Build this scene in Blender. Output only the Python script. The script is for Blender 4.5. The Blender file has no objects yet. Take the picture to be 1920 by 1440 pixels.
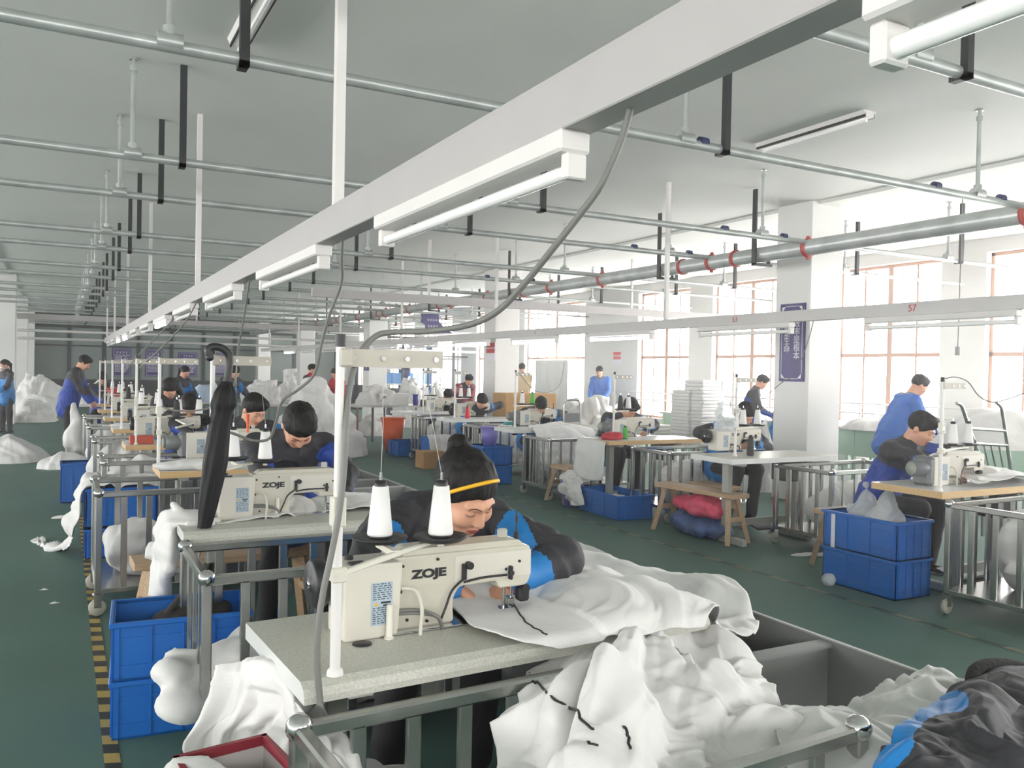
import bpy, bmesh, math, random
import numpy as np
from mathutils import Vector, Matrix, Euler

S = bpy.context.scene
COL = S.collection
PI = math.pi

# ---------------------------------------------------------------- camera
cam_d = bpy.data.cameras.new('camera')
cam = bpy.data.objects.new('camera', cam_d)
COL.objects.link(cam)
_dy = Vector((-843, -40, 1580)).normalized()
_dn = Vector((-.02, 1, 0)); _dn.z = -(_dn.x * _dy.x + _dn.y * _dy.y) / _dy.z; _dn.normalize()
_dx = _dn.cross(_dy)
if _dx.x < 0: _dx = -_dx
_rows = [Vector((_dx[i], _dy[i], -_dn[i])) for i in range(3)]       # camera axes in world space
R3 = Matrix((_rows[0], -_rows[1], -_rows[2])).transposed()
cam.matrix_world = Matrix.Translation((0, 0, 1.5)) @ R3.to_4x4()
cam_d.sensor_width = 36
cam_d.lens = 1580 / 1920 * 36
cam_d.clip_start = .05
cam_d.clip_end = 200
S.camera = cam

# ---------------------------------------------------------------- world, exposure, daylight
S.view_settings.view_transform = 'Standard'
S.view_settings.look = 'None'
S.view_settings.gamma = 1
S.view_settings.use_curve_mapping = False
S.view_settings.exposure = 0.0
SKY_LOW, SKY_HIGH = 21., 13.
W = bpy.data.worlds.new('overcast_sky'); S.world = W
W.use_nodes = True
_nt = W.node_tree; _bg = _nt.nodes['Background']
_tc = _nt.nodes.new('ShaderNodeTexCoord'); _sx = _nt.nodes.new('ShaderNodeSeparateXYZ'); _mr = _nt.nodes.new('ShaderNodeMapRange')
_mr.inputs['From Min'].default_value = -1; _mr.inputs['From Max'].default_value = 1
_mr.inputs['To Min'].default_value = SKY_LOW; _mr.inputs['To Max'].default_value = SKY_HIGH      # overcast sky above; lower half set brighter, added to lift the ceiling
_nt.links.new(_tc.outputs['Generated'], _sx.inputs[0]); _nt.links.new(_sx.outputs['Z'], _mr.inputs['Value']); _nt.links.new(_mr.outputs[0], _bg.inputs['Strength'])
_bg.inputs['Color'].default_value = (1, .985, .975, 1)
S.cycles.max_bounces = 8
S.cycles.diffuse_bounces = 4
S.cycles.glossy_bounces = 3
S.cycles.transmission_bounces = 6
S.cycles.transparent_max_bounces = 12
S.cycles.caustics_reflective = False
S.cycles.caustics_refractive = False
S.cycles.sample_clamp_indirect = 6
S.cycles.use_denoising = True

# ---------------------------------------------------------------- scene helpers
def tagp(o, label=None, cat=None, group=None, kind=None):
    if label: o['label'] = label
    if cat: o['category'] = cat
    if group: o['group'] = group
    if kind: o['kind'] = kind
    return o
def thing(name, label, cat, loc=(0, 0, 0), rz=0, group=None):
    o = bpy.data.objects.new(name, None); COL.objects.link(o)
    o.location = loc; o.rotation_euler = (0, 0, rz); o.empty_display_size = .1
    return tagp(o, label, cat, group)
_kids = {}
def copy_tree(o, parent=None):
    c = o.copy(); COL.objects.link(c); c.parent = parent
    for ch in list(o.children): copy_tree(ch, c)
    return c
def dup(root, loc, rz=0, label=None, group=None):
    c = copy_tree(root); c.location = loc; c.rotation_euler = (0, 0, rz)
    if label: c['label'] = label
    if group: c['group'] = group
    return c

def lin(c):
    return tuple((x / 12.92 if x <= .04045 else ((x + .055) / 1.055) ** 2.4) for x in c)
def hexc(h):
    h = h.lstrip('#'); return lin(tuple(int(h[i:i + 2], 16) / 255 for i in (0, 2, 4)))
MATS = {}
def mat(name, col, rough=.5, metal=0., var=0., vscale=6., bump=0., bscale=40., spec=.5, alpha=1., trans=0., sheen=0., emit=None, estr=0., coat=0., stretch=None):
    if name in MATS: return MATS[name]
    m = bpy.data.materials.new(name); m.use_nodes = True; MATS[name] = m
    nt = m.node_tree; b = nt.nodes['Principled BSDF']
    c = hexc(col) if isinstance(col, str) else col
    b.inputs['Base Color'].default_value = (*c, 1)
    b.inputs['Roughness'].default_value = rough; b.inputs['Metallic'].default_value = metal
    b.inputs['Specular IOR Level'].default_value = spec
    b.inputs['Alpha'].default_value = alpha; b.inputs['Transmission Weight'].default_value = trans
    b.inputs['Sheen Weight'].default_value = sheen; b.inputs['Coat Weight'].default_value = coat
    if emit:
        b.inputs['Emission Color'].default_value = (*(hexc(emit) if isinstance(emit, str) else emit), 1)
        b.inputs['Emission Strength'].default_value = estr
    if var or bump:
        tc = nt.nodes.new('ShaderNodeTexCoord'); src = tc.outputs['Object']
        if stretch:
            mp = nt.nodes.new('ShaderNodeMapping'); mp.inputs['Scale'].default_value = stretch
            nt.links.new(src, mp.inputs['Vector']); src = mp.outputs['Vector']
    if var:
        n = nt.nodes.new('ShaderNodeTexNoise'); n.inputs['Scale'].default_value = vscale; n.inputs['Detail'].default_value = 5
        r = nt.nodes.new('ShaderNodeValToRGB')
        r.color_ramp.elements[0].position = .3; r.color_ramp.elements[1].position = .7
        r.color_ramp.elements[0].color = (*[max(0, x * (1 - var)) for x in c], 1)
        r.color_ramp.elements[1].color = (*[min(1, x * (1 + var)) for x in c], 1)
        nt.links.new(src, n.inputs['Vector']); nt.links.new(n.outputs['Fac'], r.inputs['Fac'])
        nt.links.new(r.outputs['Color'], b.inputs['Base Color'])
    if bump:
        n2 = nt.nodes.new('ShaderNodeTexNoise'); n2.inputs['Scale'].default_value = bscale; n2.inputs['Detail'].default_value = 4
        bp = nt.nodes.new('ShaderNodeBump'); bp.inputs['Strength'].default_value = bump; bp.inputs['Distance'].default_value = .02
        nt.links.new(src, n2.inputs['Vector']); nt.links.new(n2.outputs['Fac'], bp.inputs['Height'])
        nt.links.new(bp.outputs['Normal'], b.inputs['Normal'])
    return m

class MB:
    """collects shapes and links them as ONE mesh object"""
    def __init__(s): s.v = []; s.f = []; s.mi = []; s.sm = []
    def add(s, vs, fs, m=0, smooth=False):
        o = len(s.v); s.v.extend([tuple(map(float, p)) for p in vs])
        for f in fs: s.f.append([i + o for i in f]); s.mi.append(m); s.sm.append(smooth)
        return s
    def box(s, c, d, rz=0, m=0, bev=0., rot=None):
        hx, hy, hz = d[0] / 2, d[1] / 2, d[2] / 2
        R = rot if rot is not None else (Matrix.Rotation(rz, 3, 'Z') if rz else None)
        if bev <= 0:
            vs = [(x * hx, y * hy, z * hz) for z in (-1, 1) for y in (-1, 1) for x in (-1, 1)]
            fs = [(0, 2, 3, 1), (4, 5, 7, 6), (0, 1, 5, 4), (2, 6, 7, 3), (0, 4, 6, 2), (1, 3, 7, 5)]
        else:
            b = min(bev, hx * .9, hy * .9, hz * .9); vs = []; ix = {}
            for x in (-1, 1):
                for y in (-1, 1):
                    for z in (-1, 1):
                        for a in range(3):
                            p = [x * hx, y * hy, z * hz]
                            for q in range(3):
                                if q != a: p[q] -= (x, y, z)[q] * b
                            ix[(x, y, z, a)] = len(vs); vs.append(tuple(p))
            fs = []
            def ori(f, n):
                a, b_, c_ = (Vector(vs[f[0]]), Vector(vs[f[1]]), Vector(vs[f[2]]))
                return f if (b_ - a).cross(c_ - a).dot(n) > 0 else f[::-1]
            for a in range(3):
                o1, o2 = [q for q in range(3) if q != a]
                for sg in (-1, 1):
                    f = []
                    for (u, w) in ((-1, -1), (1, -1), (1, 1), (-1, 1)):
                        k = [0, 0, 0]; k[a] = sg; k[o1] = u; k[o2] = w; f.append(ix[(*k, a)])
                    n = Vector((0, 0, 0)); n[a] = sg; fs.append(ori(f, n))
                for u in (-1, 1):
                    for w in (-1, 1):
                        k0 = [0, 0, 0]; k0[o1] = u; k0[o2] = w; f = []
                        k0[a] = -1; k1 = list(k0); k1[a] = 1
                        f = [ix[(*k0, o1)], ix[(*k1, o1)], ix[(*k1, o2)], ix[(*k0, o2)]]
                        n = Vector((0, 0, 0)); n[o1] = u; n[o2] = w; fs.append(ori(f, n))
            for x in (-1, 1):
                for y in (-1, 1):
                    for z in (-1, 1):
                        fs.append(ori([ix[(x, y, z, a)] for a in range(3)], Vector((x, y, z))))
        if R is not None: vs = [tuple(R @ Vector(p)) for p in vs]
        return s.add([(p[0] + c[0], p[1] + c[1], p[2] + c[2]) for p in vs], fs, m)
    def bx(s, x0, x1, y0, y1, z0, z1, m=0, bev=0.):
        return s.box(((x0 + x1) / 2, (y0 + y1) / 2, (z0 + z1) / 2), (x1 - x0, y1 - y0, z1 - z0), m=m, bev=bev)
    def tube(s, path, r, n=8, m=0, caps=True, flat=1.):
        P = [Vector(p) for p in path]; k = len(P)
        rs = [r] * k if isinstance(r, (int, float)) else list(r)
        T = [(P[min(i + 1, k - 1)] - P[max(i - 1, 0)]).normalized() for i in range(k)]
        a = Vector((0, 0, 1)) if abs(T[0].z) < .9 else Vector((1, 0, 0))
        N = (a - T[0] * a.dot(T[0])).normalized(); vs = []
        for i in range(k):
            N = N - T[i] * N.dot(T[i])
            N = N.normalized() if N.length > 1e-6 else T[i].orthogonal().normalized()
            B = T[i].cross(N)
            for j in range(n):
                t = 2 * PI * j / n; vs.append(P[i] + (N * math.cos(t) * flat + B * math.sin(t)) * rs[i])
        fs = [(i * n + j, i * n + (j + 1) % n, (i + 1) * n + (j + 1) % n, (i + 1) * n + j) for i in range(k - 1) for j in range(n)]
        s.add(vs, fs, m, True)
        if caps:
            s.add(vs[:n], [list(range(n))[::-1]], m); s.add(vs[-n:], [list(range(n))], m)
        return s
    def cyl(s, p0, p1, r0, r1=None, n=16, m=0, caps=True):
        return s.tube([p0, p1], [r0, r0 if r1 is None else r1], n, m, caps)
    def lathe(s, prof, c=(0, 0, 0), n=20, m=0, axis='z', smooth=True):
        vs = []; k = len(prof)
        for (r, z) in prof:
            for j in range(n):
                t = 2 * PI * j / n; q = (r * math.cos(t), r * math.sin(t), z)
                if axis == 'x': q = (q[2], q[0], q[1])
                elif axis == 'y': q = (q[1], q[2], q[0])
                vs.append((q[0] + c[0], q[1] + c[1], q[2] + c[2]))
        fs = [(i * n + j, i * n + (j + 1) % n, (i + 1) * n + (j + 1) % n, (i + 1) * n + j) for i in range(k - 1) for j in range(n)]
        s.add(vs, fs, m, smooth)
        if prof[0][0] > 1e-5: s.add(vs[:n], [list(range(n))[::-1]], m)
        if prof[-1][0] > 1e-5: s.add(vs[-n:], [list(range(n))], m)
        return s
    def ball(s, c, r, nu=14, nv=9, m=0):
        r = (r, r, r) if isinstance(r, (int, float)) else r
        vs = []; 
        for i in range(nv + 1):
            a = -PI / 2 + PI * i / nv
            for j in range(nu):
                t = 2 * PI * j / nu
                vs.append((c[0] + r[0] * math.cos(a) * math.cos(t), c[1] + r[1] * math.cos(a) * math.sin(t), c[2] + r[2] * math.sin(a)))
        fs = [(i * nu + j, i * nu + (j + 1) % nu, (i + 1) * nu + (j + 1) % nu, (i + 1) * nu + j) for i in range(nv) for j in range(nu)]
        return s.add(vs, fs, m, True)
    def prism(s, poly, a0, a1, axis='y', m=0):
        """poly in the two other axes (x,z for y; y,z for x; x,y for z), extruded from a0 to a1"""
        def P(u, w, a): return (u, a, w) if axis == 'y' else ((a, u, w) if axis == 'x' else (u, w, a))
        n = len(poly); vs = [P(u, w, a0) for u, w in poly] + [P(u, w, a1) for u, w in poly]
        A = sum(poly[i][0] * poly[(i + 1) % n][1] - poly[(i + 1) % n][0] * poly[i][1] for i in range(n))
        flip = (A > 0) == (axis == 'y')
        fs = [(i, (i + 1) % n, n + (i + 1) % n, n + i) for i in range(n)] + [tuple(range(n))[::-1], tuple(range(n, 2 * n))]
        if flip: fs = [f[::-1] for f in fs]
        if a1 < a0: fs = [f[::-1] for f in fs]
        return s.add(vs, fs, m)
    def quad(s, a, b, c, d, m=0): return s.add([a, b, c, d], [(0, 1, 2, 3)], m)
    def build(s, name, mats, parent=None, loc=None, rz=0):
        me = bpy.data.meshes.new(name); me.from_pydata(s.v, [], s.f)
        mats = mats if isinstance(mats, (list, tuple)) else [mats]
        for q in mats: me.materials.append(q)
        me.polygons.foreach_set('material_index', s.mi); me.polygons.foreach_set('use_smooth', s.sm)
        me.update()
        o = bpy.data.objects.new(name, me); COL.objects.link(o)
        if parent is not None: o.parent = parent
        if loc is not None: o.location = loc; o.rotation_euler = (0, 0, rz)
        return o
def mesh_np(name, V, Fq, mats, parent=None, mi=None, smooth=True, loc=None, rz=0):
    me = bpy.data.meshes.new(name)
    V = np.asarray(V, np.float32); Fq = np.asarray(Fq, np.int32); n, k = Fq.shape
    me.vertices.add(len(V)); me.vertices.foreach_set('co', V.ravel())
    me.loops.add(n * k); me.loops.foreach_set('vertex_index', Fq.ravel())
    me.polygons.add(n); me.polygons.foreach_set('loop_start', np.arange(0, n * k, k, dtype=np.int32))
    try: me.polygons.foreach_set('loop_total', np.full(n, k, np.int32))
    except Exception: pass
    for q in (mats if isinstance(mats, (list, tuple)) else [mats]): me.materials.append(q)
    if mi is not None: me.polygons.foreach_set('material_index', np.asarray(mi, np.int32))
    me.polygons.foreach_set('use_smooth', np.full(n, smooth))
    me.update(calc_edges=True); me.validate()
    o = bpy.data.objects.new(name, me); COL.objects.link(o)
    if parent is not None: o.parent = parent
    if loc is not None: o.location = loc; o.rotation_euler = (0, 0, rz)
    return o
def smooth_path(pts, k=6):
    """Catmull-Rom through the points"""
    P = [Vector(p) for p in pts]; out = []
    for i in range(len(P) - 1):
        a, b, c, d = P[max(i - 1, 0)], P[i], P[i + 1], P[min(i + 2, len(P) - 1)]
        for j in range(k):
            t = j / k
            out.append(.5 * ((2 * b) + (c - a) * t + (2 * a - 5 * b + 4 * c - d) * t * t + (3 * b - a - 3 * c + d) * t ** 3))
    out.append(P[-1]); return out
def at(px, py, axis, val):
    """world point seen at pixel (px,py) of the 1920x1440 frame on the plane axis=val (used to measure places off the photo)"""
    r = R3 @ Vector(((px - 960) / 1580, -(py - 720) / 1580, -1)); c = Vector((0, 0, 1.5))
    return c + r * ((val - c[axis]) / r[axis])
def text(s, size, m, parent, loc, rot, name='lettering', ext=.0006, align='CENTER', sx=1., space=1., bold=0.):
    cu = bpy.data.curves.new(name, 'FONT'); cu.body = s; cu.size = size; cu.extrude = ext; cu.align_x = align; cu.align_y = 'CENTER'
    cu.space_line = space
    cu.materials.append(m)
    if bold: cu.offset = bold
    tmp = bpy.data.objects.new(name, cu); me = bpy.data.meshes.new_from_object(tmp); bpy.data.objects.remove(tmp)
    o = bpy.data.objects.new(name, me); COL.objects.link(o); o.parent = parent; o.location = loc; o.rotation_euler = rot; o.scale = (sx, 1, 1)
    return o

# ---------------------------------------------------------------- numpy noise
def _hash(ix, iy, iz, seed):
    h = (ix * 374761393 + iy * 668265263 + iz * 1274126177 + seed * 974634777) & 0xFFFFFFFF
    h = ((h ^ (h >> 13)) * 1274126177) & 0xFFFFFFFF
    return ((h ^ (h >> 16)) & 0xFFFF) / 32767.5 - 1.
def vnoise(P, seed=0):
    P = np.asarray(P, float); i = np.floor(P).astype(np.int64); f = P - i; f = f * f * f * (f * (f * 6 - 15) + 10)
    x, y, z = i[..., 0], i[..., 1], i[..., 2]; r = 0
    for dx in (0, 1):
        wx = f[..., 0] if dx else 1 - f[..., 0]
        for dy in (0, 1):
            wy = f[..., 1] if dy else 1 - f[..., 1]
            for dz in (0, 1):
                wz = f[..., 2] if dz else 1 - f[..., 2]
                r = r + wx * wy * wz * _hash(x + dx, y + dy, z + dz, seed)
    return r
def fbm(P, seed=0, oc=3):
    P = np.asarray(P, float); r = 0; a = 1.; s = 0
    for o in range(oc):
        r = r + a * vnoise(P * 2 ** o + o * 17.3, seed + o); s += a; a *= .5
    return r / s
def folds(P, seed=0, warp=.6):
    """cloth-like creases: domain-warped ridged noise, 0..1 with sharp ridges"""
    P = np.asarray(P, float)
    w = np.stack([vnoise(P * .8 + 5.1, seed + 11), vnoise(P * .8 + 9.7, seed + 12), vnoise(P * .8 + 3.3, seed + 13)], -1)
    Q = P + warp * w
    a = 1 - np.abs(vnoise(Q, seed)); b = 1 - np.abs(vnoise(Q * 2.1 + 7, seed + 3))
    return (a ** 2 * .7 + b ** 2 * .3)

def crease(P, seed=0, warp=.5, oc=2):
    """crisp ridges and valleys between smooth planes, about -1..1"""
    P = np.asarray(P, float); r = 0; a = 1.
    w = np.stack([vnoise(P * .7 + 5.1, seed + 11), vnoise(P * .7 + 9.7, seed + 12), vnoise(P * .7 + 3.3, seed + 13)], -1); Q = P + warp * w
    for o in range(oc):
        k = 1.9 ** o; r = r + a * (np.abs(vnoise(Q * k + 31 * o, seed + o)) - np.abs(vnoise(Q * k + 57 + 13 * o, seed + 5 + o))) * 1.5; a *= .45
    return r
# ---------------------------------------------------------------- materials
WHITE = mat('white_paint', '#dcdcd8', .6, var=.03, vscale=3)
CEIL = mat('ceiling_paint', '#dedfda', .8, var=.04, vscale=.7)
PLASTER = mat('wall_plaster', '#e2e1de', .75, var=.03, vscale=1.2, bump=.05, bscale=30)
STEEL = mat('stainless_steel', '#b9b9b6', .24, 1., var=.1, vscale=8)
GALV = mat('galvanised_pipe', '#b4b8b6', .36, .45, var=.18, vscale=5, bump=.05)
DARKMETAL = mat('dark_bracket_metal', '#2c2e2e', .5, .2)
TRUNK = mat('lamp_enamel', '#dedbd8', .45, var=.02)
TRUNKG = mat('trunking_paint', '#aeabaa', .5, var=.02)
TRUNKL = mat('trunking_paint_lightened', '#d2cfcd', .5, var=.02)  # lightened copy of the trunking paint, making up for weaker light on that face
TUBE = mat('lamp_tube_glass', '#f4f4f2', .25)
LAMPON = mat('lamp_tube_lit', '#ffffff', .3, emit=(.9, .93, 1), estr=14)
RED = mat('red_coupling', '#a8382f', .5, var=.15)
BLUETAPE = mat('blue_tape', '#1f2f5c', .5)
CREAM = mat('machine_enamel', '#c4c0b2', .28, var=.03, vscale=4, coat=.2)
CREAM2 = mat('machine_cover', '#cfcbc0', .35, var=.02)
BLACK = mat('black_plastic', '#1b1c1e', .45)
RUBBER = mat('dark_rubber', '#2d2d30', .7)
MOTORG = mat('motor_grey', '#6b6e70', .45, var=.05)
CHROME = mat('polished_metal', '#cfcfcf', .15, 1.)
THREADW = mat('white_thread', '#f1efee', .8, bump=.25, bscale=220, stretch=(1, 1, 9))
WOOD = mat('pale_wood', '#b3987a', .55, var=.16, vscale=9, stretch=(1, 9, 9), bump=.06)
WOODEDGE = mat('wood_edge', '#c8a878', .5, var=.1, vscale=10, stretch=(1, 6, 6))
TERRAZZO = mat('speckled_table_top', '#bcbcb2', .4, var=.16, vscale=160)
TOPWHITE = mat('white_table_top', '#d9dad8', .25, var=.02)
BLUEP = mat('blue_crate_plastic', '#0b62b6', .42, var=.05, vscale=3)
PURPLEP = mat('lilac_plastic', '#7a74c0', .4)
ORANGEP = mat('orange_plastic', '#e8602a', .4)
GREYBIN = mat('grey_board', '#8d8f8d', .6, var=.05, vscale=5)
GREYEDGE = mat('grey_board_edge', '#b9bab7', .5)
FABRIC = mat('white_fabric', '#dbdad8', .75, var=.02, vscale=5, bump=.12, bscale=24, sheen=.15)
FABRICG = mat('greyish_white_fabric', '#cdcecb', .6, var=.03, vscale=4, bump=.12, bscale=20, sheen=.1)
FILM = mat('plastic_film', '#dfe3e4', .6, spec=.25, alpha=.5, var=.05, bump=.4, bscale=30)
CASTER = mat('caster_rubber', '#a6a698', .5)
CARD = mat('cardboard', '#b08a5c', .8, var=.08)
PURPLE = mat('purple_sign', '#35286c', .4, var=.04)
SIGNW = mat('sign_print_white', '#e4e3ea', .5)
REDP = mat('red_print', '#c4343a', .5)
GREYCABLE = mat('grey_cable', '#70706c', .5)
PRINT = mat('label_print', '#3f4a55', .6)
LABEL = mat('pale_label', '#a9b9c4', .5)
YEL = mat('yellow_plastic', '#e0aa18', .4)
SKIN = mat('skin', '#d09c80', .5, var=.05, vscale=14)
LIPS = mat('lips', '#a55a50', .45)
BROW = mat('brow_brown', '#4a332b', .6)
HAIR = mat('black_hair', '#0e0c0c', .6, spec=.3, var=.25, vscale=60, bump=.4, bscale=90, stretch=(1, 1, .15))
CHAR = mat('charcoal_cloth', '#2e2e33', .7, var=.08, vscale=10, bump=.08, bscale=60)
ROYAL = mat('royal_blue_cloth', '#1c3e95', .65, var=.1, vscale=9, bump=.08, bscale=60)
SKYB = mat('bright_blue_cloth', '#1273b8', .55, var=.1, vscale=9, bump=.08, bscale=60)
DARKT = mat('black_trouser_cloth', '#19191d', .8, bump=.08)
SHOE = mat('dark_shoe', '#222222', .5)
MAROON = mat('maroon_cloth', '#8a4950', .8, bump=.1)
REDC = mat('red_cloth', '#b02432', .7, bump=.1)
PINK = mat('pink_cloth', '#d8506c', .6, bump=.15, bscale=20)
GREENP = mat('pale_green_board', '#c4e0c9', .5)
# ================================================================= the room
def struct(o): o['kind'] = 'structure'; return o
def portal(name, loc, sx, sy, rot):
    d = bpy.data.lights.new(name, 'AREA'); d.shape = 'RECTANGLE'; d.size = sx; d.size_y = sy; d.energy = 1
    d.cycles.is_portal = True
    o = bpy.data.objects.new(name, d); o.location = loc; o.rotation_euler = rot; COL.objects.link(o)

FLOOR = mat('green_epoxy_floor', '#4f6b63', .6, var=.1, vscale=.9, spec=.25, bump=.02, bscale=3)
X0, X1, Y0, Y1, HC = -9., 12., -5., 40., 3.6
struct(MB().bx(X0 - .3, X1 + .4, Y0 - .3, Y1 + .3, -.1, 0).build('floor', FLOOR))
struct(MB().bx(X0 - .3, X1 + .4, Y0 - .3, Y1 + .3, HC, HC + .15).build('ceiling', CEIL))
# shallow beams along the column lines
k = 0
for j, xb in enumerate((-1.3, 8.07)):
    struct(MB().bx(xb - .16, xb + .16, Y0, Y1, 3.56, HC + .02).build('ceiling_beam_%d' % (k + 1 + j), CEIL))
# columns
nc = 0
for xc in (7.8, -1.55):
    for yc in (7.16, 15.36, 23.4, 31.4, 39.0):
        if xc < 0 and yc < 16: continue
        nc += 1
        struct(MB().bx(xc, xc + .55, yc, yc + .55, 0, 3.6, bev=.01).build('column_%d' % nc, PLASTER))

# right wall with its windows
WIN = [(-3.6, -1.4), (-.6, 1.6), (2.6, 4.9), (5.65, 7.7), (8.42, 10.42), (11.55, 13.62), (14.36, 16.2), (18.5, 21.75), (22.6, 25.0), (27, 29.5), (30.6, 33.2), (34.6, 37.4)]
SILL, HEAD = .5, 3.4
def window_wall(name, ys, x0, x1, sill, head, lo, hi):
    w = MB(); prev = lo
    for a, b in ys:
        w.bx(x0, x1, prev, a, 0, HC + .02); prev = b
        w.bx(x0, x1, a, b, 0, sill); w.bx(x0, x1, a, b, head, HC + .02)
    w.bx(x0, x1, prev, hi, 0, HC + .02)
    return struct(w.build(name, PLASTER))
window_wall('wall_right', WIN, X1, X1 + .3, SILL, HEAD, Y0 - .3, Y1 + .3)
WFRAME = mat('window_frame_brown', '#b08a76', .5)  # brown lightened all over so the colour carries the window glare
GLASS = bpy.data.materials.new('window_glass'); GLASS.use_nodes = True
_n = GLASS.node_tree; _n.nodes.clear()
_o = _n.nodes.new('ShaderNodeOutputMaterial'); _m = _n.nodes.new('ShaderNodeMixShader'); _m.inputs[0].default_value = .06
_t = _n.nodes.new('ShaderNodeBsdfTransparent'); _g = _n.nodes.new('ShaderNodeBsdfGlossy'); _g.inputs['Roughness'].default_value = .05
_n.links.new(_t.outputs[0], _m.inputs[1]); _n.links.new(_g.outputs[0], _m.inputs[2]); _n.links.new(_m.outputs[0], _o.inputs[0])
def window_frame(i, a, b, x, sill, head, nm=4, tr=1.9):
    f = MB(); t = .025
    for y in (a, b): f.bx(x, x + .06, y - (0 if y == a else .05), y + (.05 if y == a else 0), sill, head)
    f.bx(x, x + .06, a, b, sill, sill + .05); f.bx(x, x + .06, a, b, head - .05, head); f.bx(x, x + .07, a, b, tr - .03, tr + .03)
    f.bx(x, x + .06, a, b, 2.72, 2.75)
    for q in range(1, nm):
        y = a + (b - a) * q / nm; h = .045 if q * 2 == nm else .016
        f.bx(x + .005, x + .055, y - h, y + h, sill, head)
    w = struct(f.build('window_%d' % i, WFRAME))
    g = struct(MB().bx(x + .025, x + .031, a, b, sill, head).build('window_glazing', GLASS, w))
for i, (a, b) in enumerate(WIN): window_frame(i + 1, a, b, X1 + .12, SILL, HEAD, 6 if b - a > 3 else 4)
for i, (a, b) in enumerate(WIN):
    portal('daylight_window', (X1 + .32, (a + b) / 2, (SILL + HEAD) / 2), HEAD - SILL, b - a, (0, PI / 2, 0))
LSILL = .9; LHEAD = 2.5; RSILL = 1.95
# left wall and rear wall (out of the frame) with their own window bands
WL = [(-4, 2), (3, 9), (10, 16), (17, 23), (24, 30), (31, 37)]
window_wall('wall_left', WL, X0 - .3, X0, LSILL, LHEAD, Y0 - .3, Y1 + .3)
for a, b in WL: portal('daylight_window', (X0 - .32, (a + b) / 2, (LSILL + LHEAD) / 2), LHEAD - LSILL, b - a, (0, -PI / 2, 0))
wb = MB(); wb.bx(X0, X1, Y0 - .3, Y0, 0, RSILL); wb.bx(X0, X1, Y0 - .3, Y0, 3.0, HC); prev = X0
WB = [(-7.5, -3.5), (-2, 2), (3.5, 7.5)]
for a, b in WB: wb.bx(prev, a, Y0 - .3, Y0, RSILL, 3.0); prev = b; portal('daylight_window', ((a + b) / 2, Y0 - .32, (RSILL + 3) / 2), b - a, 3. - RSILL, (PI / 2, 0, 0))
wb.bx(prev, X1, Y0 - .3, Y0, RSILL, 3.0)
struct(wb.build('wall_rear', PLASTER))

# far wall: grey-green panels in dark frames, dark dado
PANEL = mat('grey_green_panel', '#7d8884', .6, var=.05, vscale=.6)
DKFR = mat('dark_green_frame', '#2a302e', .5)
fw = MB(); fw.bx(X0, X1 + .3, Y1, Y1 + .3, 0, HC, 0)
for px in (61, 130, 195, 260, 322, 382, 440, 495, 552):
    x = at(px, 640, 1, 40.).x; fw.bx(x - .07, x + .07, Y1 - .05, Y1, 0, HC, 1)
xa, xb_ = at(61, 640, 1, 40.).x, at(552, 640, 1, 40.).x
fw.bx(xa, xb_, Y1 - .04, Y1, 3.5, 3.6, 1); fw.bx(xa, xb_, Y1 - .04, Y1, 2.98, 3.12, 1); fw.bx(xa, xb_, Y1 - .04, Y1, 2.2, 2.26, 1)
fw.bx(xa, xb_, Y1 - .03, Y1, 0, .82, 1)
struct(fw.build('wall_far', [PANEL, DKFR]))

# hazard tapes on the floor
TAPEY = mat('tape_yellow', '#a8924e', .6, var=.1); TAPEK = mat('tape_black', '#2c2c26', .6)
def tape(name, x, y0, y1, w, per, slant, mats):
    t = MB(); n = int((y1 - y0) / per)
    for i in range(n):
        y = y0 + i * per; h = per / 2
        t.quad((x, y, .002), (x + w, y - slant, .002), (x + w, y - slant + h, .002), (x, y + h, .002), 0)
        t.quad((x, y + h, .002), (x + w, y - slant + h, .002), (x + w, y - slant + per, .002), (x, y + per, .002), 1)
    return struct(t.build(name, mats))
tape('trim_1', .155, 2.6, 9.4, .055, .175, .02, [TAPEY, TAPEK])
tape('trim_2', 4.69, 1.6, 16, .05, .36, .02, [mat('worn_tape_yellow', '#6f705c', .6, var=.25, vscale=3), mat('worn_tape_black', '#33453f', .6, var=.25, vscale=3)])

# glass partition with dark frame at the far right
gp = MB(); yp = 25.6
for px in (722, 755, 803, 850):
    x = at(px, 700, 1, yp).x; gp.bx(x - .03, x + .03, yp - .03, yp + .03, 0, 2.55)
gp.bx(8.5, 11.95, yp - .02, yp + .02, 1.93, 1.98); gp.bx(8.5, 11.95, yp - .02, yp + .02, .86, .9); gp.bx(8.5, 11.95, yp - .03, yp + .03, 2.5, 2.56); gp.bx(8.5, 9.6, yp - .02, yp + .02, 0, .86)
o = gp.build('wall_partition', DKFR); struct(o)
struct(MB().bx(8.5, 11.95, yp - .004, yp + .004, .9, 2.5).build('wall_partition_glazing', GLASS, o))
gp2 = MB(); y2 = 30.0
for px in (629, 643, 668): 
    x = at(px, 700, 1, y2).x; gp2.bx(x - .05, x + .05, y2 - .03, y2 + .03, 0, 2.5)
gp2.bx(8.75, 10.6, y2 - .03, y2 + .03, 2.05, 2.12); gp2.bx(8.75, 10.6, y2 - .03, y2 + .03, 0, .9)
o = gp2.build('wall_partition_frame', DKFR); struct(o)
struct(MB().bx(8.75, 10.6, y2 - .004, y2 + .004, .9, 2.05).build('wall_partition_glazing', GLASS, o))

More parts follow.
